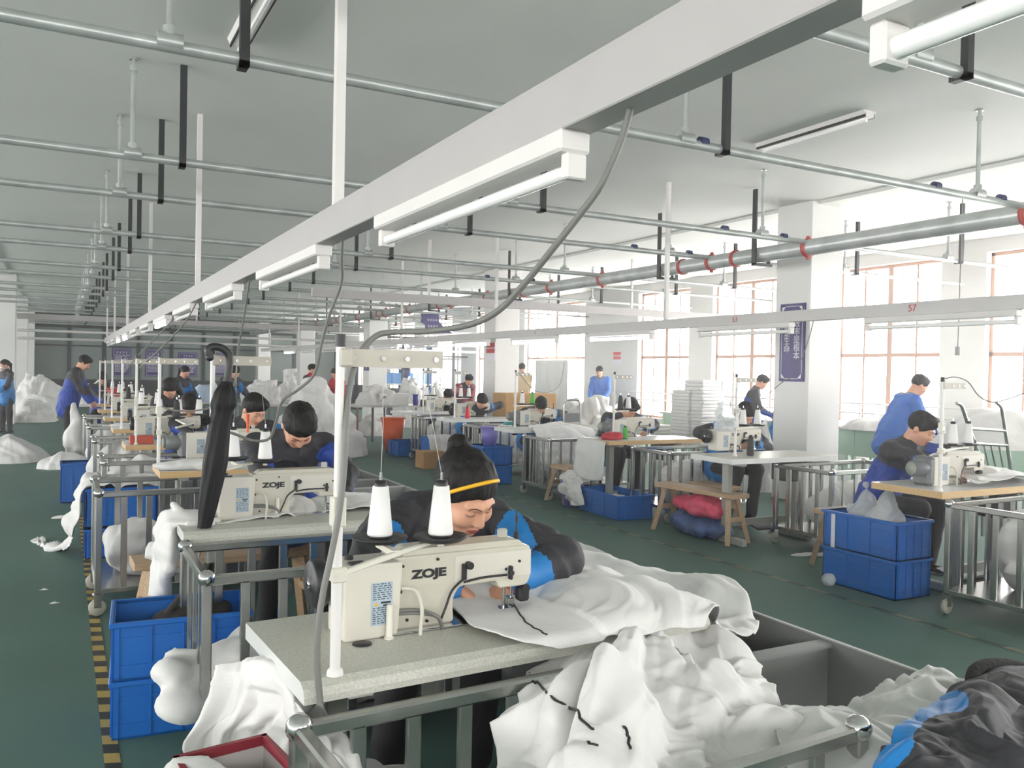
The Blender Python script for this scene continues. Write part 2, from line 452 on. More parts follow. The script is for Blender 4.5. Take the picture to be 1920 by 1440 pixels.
# thin haze volume added to imitate lens veil towards the windows
HAZE = bpy.data.materials.new('veil_haze'); HAZE.use_nodes = True
_n = HAZE.node_tree; _n.nodes.clear(); _o = _n.nodes.new('ShaderNodeOutputMaterial'); _v = _n.nodes.new('ShaderNodeVolumeScatter')
_v.inputs['Density'].default_value = .0075; _v.inputs['Anisotropy'].default_value = .68; _v.inputs['Color'].default_value = (1, 1, 1, 1)
_n.links.new(_v.outputs[0], _o.inputs['Volume'])
hz = MB().bx(X0 + .01, X1 - .01, Y0 + .01, Y1 - .06, .01, HC - .16).build('haze', HAZE); tagp(hz, 'thin pale haze added to the sewing hall air to imitate lens veil', 'haze', None, 'stuff')
# ================================================================= overhead: sprinkler pipes, trunking, lamps
PIPES = [2.5, 4.1, 6.38, 7.87, 10.2, 11.65, 13.95, 15.6, 17.9, 19.5, 21.6, 23.4, 25.6, 27.3, 29.4, 31.2, 33.3, 35.1]
ORD = ['first', 'second', 'third', 'fourth', 'fifth', 'sixth', 'seventh', 'eighth', 'ninth', 'tenth', 'eleventh', 'twelfth', 'thirteenth', 'fourteenth', 'fifteenth', 'sixteenth', 'seventeenth', 'eighteenth', 'nineteenth', 'twentieth']
ZP = 2.95; RP = .03
def upright():
    m = MB(); m.cyl((0, 0, 0), (0, 0, .52), .016, n=8); m.cyl((0, 0, .52), (0, 0, .56), .024, n=8)
    m.cyl((0, 0, .56), (0, 0, .6), .012, n=6); m.lathe([(.03, .6), (.03, .606)], n=10)
    return m
proto = None
for i, y in enumerate(PIPES):
    t = thing('sprinkler_pipe', 'grey sprinkler branch pipe across the ceiling, %s one from the photographer' % ORD[i], 'pipe', (0, y, ZP), 0, 'sprinkler branch pipes')
    m = MB(); m.cyl((-8.6, 0, 0), (6.9, 0, -.03), RP, n=12); m.cyl((6.9, 0, -.03), (11.7, 0, -.03), .024, n=10)
    m.build('pipe_run', GALV, t)
    far = y > 20
    for x in (-5.5, -2.55, .41, 3.36, 6.25, 9.2):
        if far and x < 0: continue
        m = MB(); m.cyl((x - .055, 0, 0), (x + .055, 0, 0), .042, n=12); m.cyl((x, 0, 0), (x, 0, .07), .03, n=10); m.build('tee', GALV, t)
        if proto is None: u = upright().build('upright_sprinkler', GALV, t); proto = u
        else: u = proto.copy(); COL.objects.link(u); u.parent = t
        u.location = (x, 0, .04)
    for x in (-5.2, -2.2, .73, 3.66, 9.4):
        if far and x < 0: continue
        MB().bx(x - .022, x + .022, -.05, -.012, -.06, HC - ZP).bx(x - .022, x + .022, -.05, .045, -.06, -.035).build('hanger_bracket', DARKMETAL, t)
    if i in (1, 2, 3, 5):
        for x in ((3.5, 3.05)[i != 1], 5.75, 6.55): MB().cyl((x - .03, 0, 0), (x + .03, 0, 0), .0325, n=12).build('joint_tape', BLUETAPE, t)
# header pipe with red couplings
t = thing('header_pipe', 'thick galvanised header pipe with red couplings running under the ceiling towards the far end', 'pipe', (6.9, 0, 2.865))
MB().cyl((0, -4, 0), (0, 36, 0), .085, n=24).build('pipe_run', GALV, t)
for y in PIPES:
    if y > 30: continue
    m = MB(); m.lathe([(.086, -.022), (.1, -.02), (.1, .02), (.086, .022)], (0, y, 0), 20, axis='y')
    m.box((.0, y, .108), (.022, .04, .03)); m.box((0, y, -.108), (.022, .04, .03)); m.build('coupling', RED, t)
for y in (7.05, 8.75, 12.9, 16.5, 20.3, 24.3):
    MB().bx(-.12, -.1, y - .03, y + .03, -.12, .72).bx(-.12, .14, y - .03, y + .03, -.13, -.1).bx(.1, .12, y - .02, y + .02, -.12, -.02).build('support_bracket', DARKMETAL, t)
    m = MB(); m.lathe([(.088, -.02), (.1, -.02), (.1, .02), (.088, .02)], (0, y - .35 if y > 7.1 else y + .4, 0), 20, axis='y'); m.build('coupling', RED, t)

# batten lamps
def lamp_parts(t, lit=False, L=1.25):
    # origin: underside of the trunking, lamp runs along +y
    m = MB(); m.bx(-.035, .045, 0, L, -.05, 0, bev=.006); m.build('housing', TRUNK, t)
    m = MB(); m.cyl((.01, .02, -.085), (.01, L - .02, -.085), .0165, n=12)
    m.build('tube', LAMPON if lit else TUBE, t)
    for y in (.0, L): 
        m = MB(); m.bx(-.016, .036, y - (.0 if y == 0 else .028), y + (.028 if y == 0 else 0), -.108, -.05, bev=.004); m.build('end_socket', TRUNK, t)
def lamps(x, z, ys, lit, where, group):
    base = {}
    for i, y in enumerate(ys):
        on = i in lit
        lb = '%s tube lamp under %s, %s one from the photographer' % ('lit' if on else 'unlit white', where, ORD[i])
        if on not in base:
            t = thing('batten_lamp', lb, 'lamp', (x, y, z), 0, group); lamp_parts(t, on); base[on] = t
        else: dup(base[on], (x, y, z), 0, lb)
# trunking above the left sewing row
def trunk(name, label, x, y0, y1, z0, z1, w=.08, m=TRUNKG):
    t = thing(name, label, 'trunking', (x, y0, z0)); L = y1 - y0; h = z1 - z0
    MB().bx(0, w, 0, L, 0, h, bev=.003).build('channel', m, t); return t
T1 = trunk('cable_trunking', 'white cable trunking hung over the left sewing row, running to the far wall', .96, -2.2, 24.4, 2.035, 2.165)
for y in (-.6, 3.42, 7.5, 11.9, 16.2, 20.3, 23.8):
    MB().bx(.015, .055, y + 2.2 - .02, y + 2.2 + .02, .13, HC - 2.036).build('drop_rod', TRUNK, T1)
L1 = [-.45 + 2.03 * i for i in range(12)]
lamps(.985, 2.035, L1, (5, 8, 9), 'the left trunking', 'tube lamps on the left trunking')
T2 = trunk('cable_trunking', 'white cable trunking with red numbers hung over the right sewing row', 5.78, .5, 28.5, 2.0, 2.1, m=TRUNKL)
for y in (3.3, 7.35, 11.45, 15.5, 19.6, 23.6, 27.4):
    MB().bx(.015, .055, y - .5 - .02, y - .5 + .02, .1, HC - 2.001).build('drop_rod', TRUNK, T2)
for s, px, sz in (('57', 1710, .075), ('53', 1378, .075), ('6', 1004, .06)):
    y = at(px, 600, 0, 5.78).y
    text(s, sz, REDP, T2, (-.002, y - .5, .05), (PI / 2, 0, -PI / 2), 'number')
L2 = [3.48 + 2.05 * (i - 1) for i in range(12)]
lamps(5.8, 2.0, L2, (3, 4, 5, 11), 'the numbered right trunking', 'tube lamps on the numbered trunking')
# cross trunking and conduits far back
def cross(label, x0, x1, y, z, h, drops):
    t = thing('cross_trunking', label, 'trunking', (x0, y, z))
    MB().bx(0, x1 - x0, 0, .08, 0, h).build('channel', TRUNKG, t)
    for x in drops: MB().bx(x - x0 - .02, x - x0 + .02, .02, .06, h, HC - z - .001).build('drop_rod', TRUNK, t)
cross('white cross trunking running to the window side under the header pipe', 3.3, 11.8, 12.6, 2.57, .13, (5.2, 9.2))
cross('white cross trunking spanning the hall in front of the far panels', -1.0, 11.8, 24.2, 2.57, .14, (3.2, 7.0))
for lb, z in (('upper thin white conduit crossing the far end below the trunking', 2.3), ('lower thin white conduit crossing the far end', 2.1)):
    m = MB(); m.cyl((-1.0, 24.5, z), (11.8, 24.5, z), .035, n=8); tagp(m.build('conduit', TRUNK), lb, 'conduit', 'thin conduits at the far end')
# ceiling lamps
for lb, x, y0, y1 in (('flat white lamp fixed to the ceiling, right of the trunking', 5.56, 4.55, 5.72), ('grey slatted lamp fixed to the ceiling at the top left', None, 0, 0)):
    if x is None:
        a = at(437, 80, 2, 3.58); b = at(470, 0, 2, 3.58); x, y0, y1 = .98, b.y - .35, a.y
    t = thing('ceiling_lamp', lb, 'lamp', (x, y0, HC))
    L = y1 - y0
    m = MB(); m.prism([(-.07, 0), (.07, 0), (.045, -.05), (-.045, -.05)], 0, L, 'y'); m.build('housing', TRUNK, t)
    m = MB(); m.cyl((0, .03, -.07), (0, L - .03, -.07), .014, n=10); m.build('tube', TUBE, t)
    for s in (-1, 1): MB().bx(s * .05 - .004, s * .05 + .004, 0, L, -.052, -.02).build('reflector_edge', DARKMETAL, t)
# cable drops
def cable(label, pts, r, m=GREYCABLE, name='power_cable', group=None):
    c = MB(); c.tube(smooth_path(pts, 6), r, 8); return tagp(c.build(name, m), label, 'cable', group)
p = [(1183, 200, 1.40), (1165, 262, 1.42), (1128, 345, 1.45), (1085, 405, 1.5), (1040, 462, 1.55), (985, 530, 1.63), (935, 582, 1.71), (880, 609, 1.79), (800, 621, 1.88), (735, 623, 1.95), (702, 632, 1.96), (672, 668, 1.95), (655, 730, 1.93), (649, 800, 1.91), (645, 880, 1.9), (636, 960, 1.89), (621, 1040, 1.885), (606, 1110, 1.88), (596, 1180, 1.875), (595, 1250, 1.87), (601, 1320, 1.865)]
cable('thick grey cable looping from the left trunking down to the nearest thread stand', [at(a, b, 1, c) for a, b, c in p], .0075)
p = [(643, 440, 3.45), (641, 480, 3.5), (640, 530, 3.6), (618, 590, 3.7), (604, 640, 3.78), (590, 700, 3.85), (560, 730, 3.92), (530, 752, 3.98), (518, 790, 4.05), (505, 822, 4.1), (475, 826, 4.12), (435, 812, 4.15), (413, 808, 4.17)]
cable('grey cable sagging from the left trunking to the umbrella stand', [at(a, b, 1, c) for a, b, c in p], .007)
p = [(468, 525, 5.3), (463, 560, 5.5), (455, 610, 5.7), (446, 660, 5.9), (440, 720, 6.0), (420, 750, 6.1), (380, 768, 6.2), (330, 770, 6.3), (304, 762, 6.36)]
cable('thin grey cable falling from the left trunking to the third machine', [at(a, b, 1, c) for a, b, c in p], .006)
for lb, p in (('thin cable slanting from the left trunking toward the far sewing stations', [(378, 545, 7.2), (350, 600, 7.6), (305, 650, 8.0), (262, 690, 8.4)]), ('second thin cable slanting from the left trunking farther back', [(345, 570, 8.8), (315, 610, 9.2), (265, 660, 9.8), (232, 700, 10.2)])):
    cable(lb, [at(a, b, 1, c) for a, b, c in p], .006)
# ================================================================= smooth solids from distance fields (people, cloth heaps)
def V3(*a): return np.array(a, float)
def nz(v): v = np.asarray(v, float); return v / (np.linalg.norm(v) + 1e-9)
class Field:
    """smooth union (or subtraction) of capsules and ellipsoids; p is an (n,3) array"""
    def __init__(s): s.pr = []
    def cap(s, a, b, ra, rb=None, k=.02): s.pr.append(('c', V3(*a), V3(*b), ra, ra if rb is None else rb, k, 1)); return s
    def ell(s, c, r, k=.02, R=None, sub=False): s.pr.append(('e', V3(*c), V3(*r) if hasattr(r, '__len__') else V3(r, r, r), R, None, k, -1 if sub else 1)); return s
    def one(s, q, p):
        if q[0] == 'c':
            ab = q[2] - q[1]; t = np.clip(((p - q[1]) @ ab) / max(ab @ ab, 1e-9), 0, 1)
            return np.linalg.norm(p - q[1] - t[:, None] * ab, axis=1) - (q[3] + (q[4] - q[3]) * t)
        d = p - q[1]
        if q[3] is not None: d = d @ q[3]
        k0 = np.linalg.norm(d / q[2], axis=1); k1 = np.linalg.norm(d / (q[2] * q[2]), axis=1)
        return k0 * (k0 - 1) / np.maximum(k1, 1e-6)
    def bbox(s):
        lo = np.full(3, 1e9); hi = -lo
        for q in s.pr:
            if q[6] < 0: continue
            if q[0] == 'c':
                r = max(q[3], q[4]); lo = np.minimum(lo, np.minimum(q[1], q[2]) - r); hi = np.maximum(hi, np.maximum(q[1], q[2]) + r)
            else:
                r = max(q[2]); rr = q[2] if q[3] is None else V3(r, r, r); lo = np.minimum(lo, q[1] - rr); hi = np.maximum(hi, q[1] + rr)
        return lo, hi
    def __call__(s, p):
        d = None
        for q in s.pr:
            e = s.one(q, p); k = q[5]
            if d is None: d = e; continue
            if q[6] > 0: h = np.maximum(k - np.abs(d - e), 0) / k; d = np.minimum(d, e) - h * h * k * .25
            else: e = -e; h = np.maximum(k - np.abs(d - e), 0) / k; d = np.maximum(d, e) + h * h * k * .25
        return d
def surface(fn, lo, hi, h):
    """naive surface nets, evaluated only in the blocks near the surface"""
    lo = np.asarray(lo, float) - 2.5 * h; n = np.ceil((np.asarray(hi, float) + 2.5 * h - lo) / h).astype(int) + 1
    B = 6; nb = (n + B - 1) // B; N = nb * B
    g = np.stack(np.meshgrid(*[np.arange(q) for q in nb], indexing='ij'), -1).reshape(-1, 3)
    c = lo + (g * B + (B - 1) / 2) * h; d = fn(c); near = np.abs(d) < B * h * .87 + .035
    D = np.repeat(np.repeat(np.repeat(np.where(d < 0, -1., 1.).reshape(nb), B, 0), B, 1), B, 2)
    loc = np.stack(np.meshgrid(*[np.arange(B)] * 3, indexing='ij'), -1).reshape(-1, 3)
    gi = g[near]
    for s0 in range(0, len(gi), 1500):
        idx = (gi[s0:s0 + 1500, None, :] * B + loc[None]).reshape(-1, 3)
        D[idx[:, 0], idx[:, 1], idx[:, 2]] = fn(lo + idx * h)
    S_ = D < 0
    cs = [(i, j, k) for i in (0, 1) for j in (0, 1) for k in (0, 1)]
    cnt = sum(S_[i:N[0] - 1 + i, j:N[1] - 1 + j, k:N[2] - 1 + k].astype(np.int8) for i, j, k in cs)
    act = np.argwhere((cnt > 0) & (cnt < 8))
    vid = np.full(N, -1, np.int32); vid[act[:, 0], act[:, 1], act[:, 2]] = np.arange(len(act))
    acc = np.zeros((len(act), 3)); w = np.zeros(len(act))
    for (i, j, k) in cs:
        for ax in range(3):
            if (i, j, k)[ax]: continue
            a = act + (i, j, k); b = a.copy(); b[:, ax] += 1
            da = D[a[:, 0], a[:, 1], a[:, 2]]; db = D[b[:, 0], b[:, 1], b[:, 2]]; m = (da < 0) != (db < 0)
            t = np.where(m, da / np.where(m, da - db, 1), 0); p = np.array((i, j, k), float)[None].repeat(len(act), 0); p[:, ax] += t
            acc += np.where(m[:, None], p, 0); w += m
    V = lo + (act + acc / np.maximum(w, 1)[:, None]) * h
    Fs = []
    for ax in range(3):
        u, v = (ax + 1) % 3, (ax + 2) % 3
        A = np.moveaxis(S_, ax, 0); ch = np.moveaxis(A[:-1] != A[1:], 0, ax); e = np.argwhere(ch)
        e = e[(e[:, u] > 0) & (e[:, v] > 0)]
        e = e[(e[:, u] < N[u] - 1) & (e[:, v] < N[v] - 1)]
        q = []
        for (du, dv) in ((-1, -1), (0, -1), (0, 0), (-1, 0)):
            f = e.copy(); f[:, u] += du; f[:, v] += dv; q.append(vid[f[:, 0], f[:, 1], f[:, 2]])
        q = np.stack(q, 1); ins = S_[e[:, 0], e[:, 1], e[:, 2]]
        q[~ins] = q[~ins][:, ::-1]; Fs.append(q[(q >= 0).all(1)])
    return V, np.concatenate(Fs)
def solid(name, fld, h, mats, parent=None, region=None, disp=None, loc=None, rz=0, pad=.03):
    lo, hi = fld.bbox(); fn = (lambda p: fld(p) + disp(p)) if disp else fld
    V, Fq = surface(fn, lo - pad, hi + pad, h)
    mi = region(V[Fq].mean(1)) if region else None
    return mesh_np(name, V, Fq, mats, parent, mi, True, loc, rz)

# ================================================================= people
def rotm(ax, a):
    return np.array(Matrix.Rotation(a, 3, Vector(ax)))
def ik(a, b, l1, l2, hint):
    a, b = V3(*a), V3(*b); d = b - a; L = min(np.linalg.norm(d), (l1 + l2) * .995); u = nz(d)
    x = (l1 * l1 - l2 * l2 + L * L) / (2 * L); hh = math.sqrt(max(l1 * l1 - x * x, 0))
    n = V3(*hint); n = nz(n - u * (n @ u)); return a + u * x + n * hh, a + u * L
CLOTH = {}
def person(label, loc, rz, h=.014, seat=.47, stand=False, lean=30, bend=0, twist=0, head=(35, 0), hands=None, style='royal', hair='short', group=None, sex='m', scale=1., trousers=True, fingers=True, hold=0, legs=None, headband=False, roll=0., mask=False, headat=None):
    """faces -Y before rz. hands: two targets (own left = +x first) in own space. head: pitch down, yaw."""
    sc = scale; F = lambda *a: V3(*a) * sc
    hipz = (.93 if stand else seat + .1) * 1.0
    if headat is not None and len(headat) > 2:
        def hz(l):
            a, b_ = math.radians(l), math.radians(l + bend); hu_ = math.cos(math.radians(head[0]))
            return sc * (hipz + .30 * math.cos(a) + .255 * math.cos(b_) + .135 * hu_ - .02 * math.sin(b_))
        if stand: sc = sc * min(1.06, max(.86, headat[2] / hz(lean)))
        lo_, hi_ = (lean - 8, lean + 10) if stand else (-4, 62)
        for _ in range(24):
            m_ = (lo_ + hi_) / 2
            if hz(m_) > headat[2]: lo_ = m_
            else: hi_ = m_
        lean = (lo_ + hi_) / 2
    hip = F(0, .0, hipz); la = math.radians(lean)
    up = V3(0, -math.sin(la), math.cos(la)); fw = V3(0, -math.cos(la), -math.sin(la))
    Rt = rotm((0, 0, 1), math.radians(twist))
    chest = hip + up * .30 * sc
    lb = la + math.radians(bend); up2 = V3(0, -math.sin(lb), math.cos(lb)); fw2 = V3(0, -math.cos(lb), -math.sin(lb))
    up2 = Rt @ up2; fw2 = Rt @ fw2; lat = Rt @ V3(1, 0, 0)
    neckb = chest + up2 * .20 * sc
    wsh = (.185 if sex == 'm' else .165) * sc
    sh = {s: neckb + lat * s * wsh - up2 * .035 * sc for s in (1, -1)}
    hp, hy = [math.radians(q) for q in head]
    Rh = rotm((0, 0, 1), hy + math.radians(twist)) @ rotm((1, 0, 0), hp) @ rotm((0, 1, 0), math.radians(roll))        # columns: x, -fwd, up
    hx, hf, hu = Rh @ V3(1, 0, 0), Rh @ V3(0, -1, 0), Rh @ V3(0, 0, 1)
    hc = neckb + up2 * .055 * sc + hu * .135 * sc + fw2 * .02 * sc
    Hd = lambda x, f, u: hc + (hx * x + hf * f + hu * u) * sc
    HR = np.stack([hx, hf, hu], 1)
    if headat is not None:
        q = rotm((0, 0, 1), rz) @ hc; loc = (headat[0] - q[0], headat[1] - q[1], loc[2] if loc else 0)
        if len(headat) > 2 and abs(hc[2] - headat[2]) > .04: print('HEADZ', label[:40], 'pose', round(hc[2], 2), 'photo', round(headat[2], 2))
    LOCW = loc
    hs = {}
    if hands is None: hands = [(.16, -.42, .8), (-.16, -.42, .8)]
    for s, t in ((1, hands[0]), (-1, hands[1])):
        if max(abs(t[0]), abs(t[1])) > .8: t = rotm((0, 0, 1), -rz) @ (V3(*t[:3]) - V3(*LOCW)) / sc
        hint = (s * 1., .35, .12) if not stand else (s * .5, .7, -.5)
        el, wr = ik(sh[s], F(*t), .285 * sc, .255 * sc, hint); hs[s] = (el, wr)
    if legs is None:
        if stand: legs = [((.1, .0, .5), (.1, .02, .06)), ((-.1, -.02, .5), (-.11, -.03, .06))]
        else: legs = [((.13, -.42, hipz), (.13, -.36, .07)), ((-.13, -.42, hipz), (-.14, -.30, .07))]
    # ---- body
    b = Field()
    b.ell(Hd(0, -.012, .03), F(.074, .092, .088), .02, HR).ell(Hd(0, .03, -.035), F(.058, .064, .082), .03, HR)
    b.ell(Hd(0, .055, -.092), F(.032, .032, .026), .03, HR)
    b.cap(Hd(0, .086, .008), Hd(0, .104, -.03), .008 * sc, .0125 * sc, .014)
    for s in (1, -1):
        b.cap(Hd(s * .012, .088, .024), Hd(s * .042, .074, .022), .011 * sc, .009 * sc, .014)
        b.ell(Hd(s * .04, .062, -.032), F(.024, .024, .022), .03, HR)
        b.ell(Hd(s * .031, .098, .004), F(.017, .016, .0095), .012, HR, sub=True)
        b.ell(Hd(s * .031, .077, .003), F(.0135, .0125, .0115), .006, HR)
        b.ell(Hd(s * .076, -.006, -.01), F(.011, .019, .03), .01, HR)
        b.ell(Hd(s * .011, .1, -.034), F(.008, .008, .006), .006, HR)
    b.ell(Hd(0, .09, -.06), F(.021, .013, .0055), .007, HR).ell(Hd(0, .088, -.071), F(.018, .012, .0065), .007, HR)
    b.cap(Hd(0, -.025, -.05), neckb, .052 * sc, .058 * sc, .03)
    b.cap(neckb - up2 * .03 * sc, chest, .062 * sc, .085 * sc, .05).cap(chest, hip, .085 * sc, .09 * sc, .05)
    for s in (1, -1):
        el, wr = hs[s]
        b.cap(neckb - up2 * .02 * sc, sh[s], .042 * sc, .045 * sc, .02).cap(sh[s], el, .048 * sc, .038 * sc, .02).cap(el, wr, .038 * sc, .026 * sc, .015)
        kn, ft = F(*legs[0 if s > 0 else 1][0]), F(*legs[0 if s > 0 else 1][1])
        b.cap(hip + lat * s * .09 * sc, kn, .075 * sc, .052 * sc, .03).cap(kn, ft, .05 * sc, .035 * sc, .02)
        # hand: palm, five fingers, thumb from the palm's side
        d = nz(wr - el); dn = nz(d * .75 + V3(0, 0, -.45)); side = nz(np.cross(dn, V3(0, 0, 1))) * (1 if s > 0 else -1)
        nrm = nz(np.cross(side, dn)); nrm = nrm if nrm[2] > 0 else -nrm
        inn = side if (side @ lat) * s < 0 else -side            # towards the body's middle: thumb side
        pm = wr + dn * .045 * sc
        b.ell(pm, F(.04, .048, .016), .015, np.stack([inn, dn, nrm], 1))
        if fingers:
            kr = wr + dn * .08 * sc
            for q, (o, L) in enumerate(((.03, .068), (.01, .077), (-.01, .071), (-.029, .055))):
                a0 = kr + inn * o * sc; a1 = a0 + (dn * .62 - nrm * (.22 + .35 * hold)) * L * .62 * sc + inn * o * .1; a2 = a1 + (dn * (.42 - .5 * hold) - nrm * .75) * L * .5 * sc
                r = max(.0088 * sc, h * .72)
                b.cap(a0 - dn * .015 * sc, a1, r * 1.06, r, .006).cap(a1, a2, r, r * .85, .004)
            t0 = wr + dn * .022 * sc + inn * .03 * sc; t1 = t0 + (inn * .55 + dn * .8 - nrm * .2) * .042 * sc; t2 = t1 + (dn * .9 - nrm * .4 - inn * .1) * .032 * sc
            r = max(.0105 * sc, h * .75)
            b.cap(t0, t1, r * 1.15, r, .01).cap(t1, t2, r, r * .85, .004)
    # lips and lash lines take their own colour
    mats = [SKIN, LIPS, BROW]
    def reg(p):
        m = np.zeros(len(p), int); q = (p - hc) @ HR / sc
        m[(np.abs(q[:, 0]) < .021) & (np.abs(q[:, 2] + .0655) < .0105 - .15 * np.abs(q[:, 0])) & (q[:, 1] > .078)] = 1
        return m
    root = solid('person', b, h, mats, None, reg, None, loc, rz)
    tagp(root, label, 'person', group)
    # ---- hair
    f = Field(); low = {'short': -.032, 'long': -.05, 'bun': -.035, 'pony': -.045, 'cap': 0.}[hair]; sl = .9 if hair == 'short' else 1.08
    f.ell(Hd(0, -.016, .036), F(.087, .104, .096), .02, HR)
    if hair == 'short': f.ell(Hd(.012, .05, .088), F(.06, .045, .034), .03, HR)
    if hair == 'bun': f.ell(Hd(.012, -.108, .088), F(.036, .036, .034), .012, HR)
    if hair == 'pony': f.cap(Hd(0, -.1, .05), Hd(0, -.14, -.02), .036 * sc, .034 * sc, .02).cap(Hd(0, -.14, -.02), Hd(.0, -.125, -.2), .034 * sc, .016 * sc, .02)
    if hair == 'long':
        for s in (1, -1): f.cap(Hd(s * .06, -.05, 0), Hd(s * .07, -.06, -.22), .045 * sc, .04 * sc, .05)
        f.cap(Hd(0, -.08, 0), Hd(0, -.11, -.26), .06 * sc, .05 * sc, .05)
    sd = hash(label) % 97 if False else sum(map(ord, label)) % 97
    def hfn(p):
        q = (p - hc) @ HR / sc
        d = f(p) + .0035 * vnoise(q * (70, 70, 16), sd)
        cut = low + sl * q[:, 1] - q[:, 2] + .012 * vnoise(q * (40, 8, 8), sd + 3)
        cut = np.where(q[:, 1] < -.02, np.minimum(cut, -.02 - q[:, 2] - .09), cut) if hair == 'short' else (np.where(q[:, 1] < -.015, -1., cut) if hair != 'cap' else cut)
        return np.maximum(d, cut * sc * .75)
    lo, hi = f.bbox(); V, Fq = surface(hfn, lo - .02, hi + .02, max(h * .8, .006)); mesh_np('hair', V, Fq, HAIR, root)
    if h < .0125:
        def onface(x, u):
            t = np.linspace(.13, .03, 60); q = np.array([Hd(x, f_, u) for f_ in t]); d = b(q); i = int(np.argmax(d < .0012)); return q[i]
        for s in (1, -1):
            w = .0021 * sc
            MB().tube([onface(s * x, u) for x, u in ((.012, .0245), (.02, .028), (.03, .029), (.04, .026), (.047, .021))], [w * .8, w * 1.2, w * 1.2, w, w * .5], 6, flat=.7).build('eyebrow', BROW, root)
            MB().tube([onface(s * x, u) for x, u in ((.019, -.002), (.026, -.0048), (.033, -.0055), (.04, -.004), (.046, -.001))], [w * .45, w * .6, w * .65, w * .6, w * .4], 6).build('eyelashes', BROW, root)
    if headband:
        pts = []
        for i in range(-12, 13):
            t = i / 12 * 1.45; c = math.cos(t); pts.append(Hd(.0915 * math.sin(t), .066 * c - .004, .006 + .096 * c))
        MB().tube(pts, .0052, 8, flat=1.3).build('headband', YEL, root)
    if mask:
        f = Field(); f.ell(Hd(0, .05, -.05), F(.06, .066, .045), .02, HR); solid('face_mask', f, max(h * .7, .007), mat('mask_cloth', '#cfe0ea', .8), root)
    # ---- jacket
    f = Field(); bulk = 1.0 if sex == 'm' else .93
    for s in (1, -1):
        f.cap(neckb + lat * s * .06 * sc - up2 * .075 * sc, hip + lat * s * .075 * sc - up * .0, .118 * sc * bulk, .125 * sc * bulk, .06)
        f.cap(neckb + lat * s * .05 * sc, sh[s], .064 * sc, .068 * sc, .03)
        el, wr = hs[s]; f.cap(sh[s], el, .071 * sc, .06 * sc, .03).cap(el, el + (wr - el) * .93, .06 * sc, .046 * sc, .02)
    if stand: f.cap(hip + up * .05, hip - up * .14 * sc, .155 * sc, .165 * sc, .06)
    else: f.cap(hip + up * .05, hip + fw * .02 - up * .04 * sc, .15 * sc, .16 * sc, .06)
    f.cap(neckb - up2 * .02 * sc, neckb + up2 * .045 * sc + fw2 * .005, .076 * sc, .066 * sc, .02)
    if style in ('hood', 'red2'): f.ell(neckb - fw2 * .075 * sc + up2 * .03 * sc, F(.09, .06, .06), .04)
    def disp(p): return -.020 * (folds(p * 8, sd, .9) - .45) - .010 * vnoise(p * 4.5, sd + 5)
    J = {'royal': [CHAR, ROYAL], 'sky': [CHAR, SKYB], 'blue': [mat('worker_blue_cloth', '#3566b4', .7, var=.08), mat('grey_collar_cloth', '#6a6f7c', .7)], 'maroon': [MAROON, CHAR], 'red': [REDC, mat('navy_cloth', '#252a48', .7)],
         'red2': [REDC, CHAR], 'tan': [mat('tan_cloth', '#c9b18c', .8), CHAR], 'black': [BLACK, CHAR]}[style]
    ax = chest - up * .1
    def jreg(p):
        m = np.zeros(len(p), int); t = (p - hip) @ up / (.5 * sc); la_ = (p - neckb) @ lat / sc
        if style in ('royal', 'sky'):
            m[((t < .70) & (np.abs(la_) < .2)) | (t < .34)] = 1                                            # body below the yoke
            for s in (1, -1):
                el, wr = hs[s]
                def seg(a, c, r):
                    ab = c - a; u = ((p - a) @ ab) / (ab @ ab); return (u > -.05) & (u < 1.1) & (np.linalg.norm(p - a - np.clip(u, 0, 1)[:, None] * ab, axis=1) < r * .86), u
                i1, u1 = seg(el, wr, .085 * sc); i2, u2 = seg(sh[s], el, .09 * sc)
                tb = np.clip(((p - hip) @ up) / (.5 * sc), 0, 1)[:, None] * up * .5 * sc; dt = np.linalg.norm(p - hip - tb, axis=1) - .15 * sc
                def da(a, c): ab = c - a; return np.linalg.norm(p - a - np.clip(((p - a) @ ab) / (ab @ ab), 0, 1)[:, None] * ab, axis=1) - .062 * sc
                i1 &= da(el, wr) < dt; i2 &= (da(sh[s], el) < dt) | (t > .55)
                ins = ((p - (sh[s] + el) / 2) @ lat) * s < -.012
                m[i2] = np.where(ins[i2] & (u2[i2] > .25), 1, 0)
                ins2 = ((p - (el + wr) / 2) @ nz(np.cross(wr - el, V3(0, 0, 1)) * s)) < 0
                m[i1] = np.where((u1[i1] > .42) if style == 'sky' else ((p[i1] - (el + wr) / 2) @ V3(0, -.3, 1) < .012), 1, 0)
        elif style == 'red':
            m[np.abs(la_) > .175] = 1
        elif style in ('maroon',):
            m[(t > .93) & (np.abs(la_) < .11)] = 1
        elif style in ('blue', 'tan'):
            m[(t > .97) & (np.abs(la_) < .1)] = 1
        return m
    solid('jacket', f, max(h, .010), J, root, jreg, disp, pad=.04)
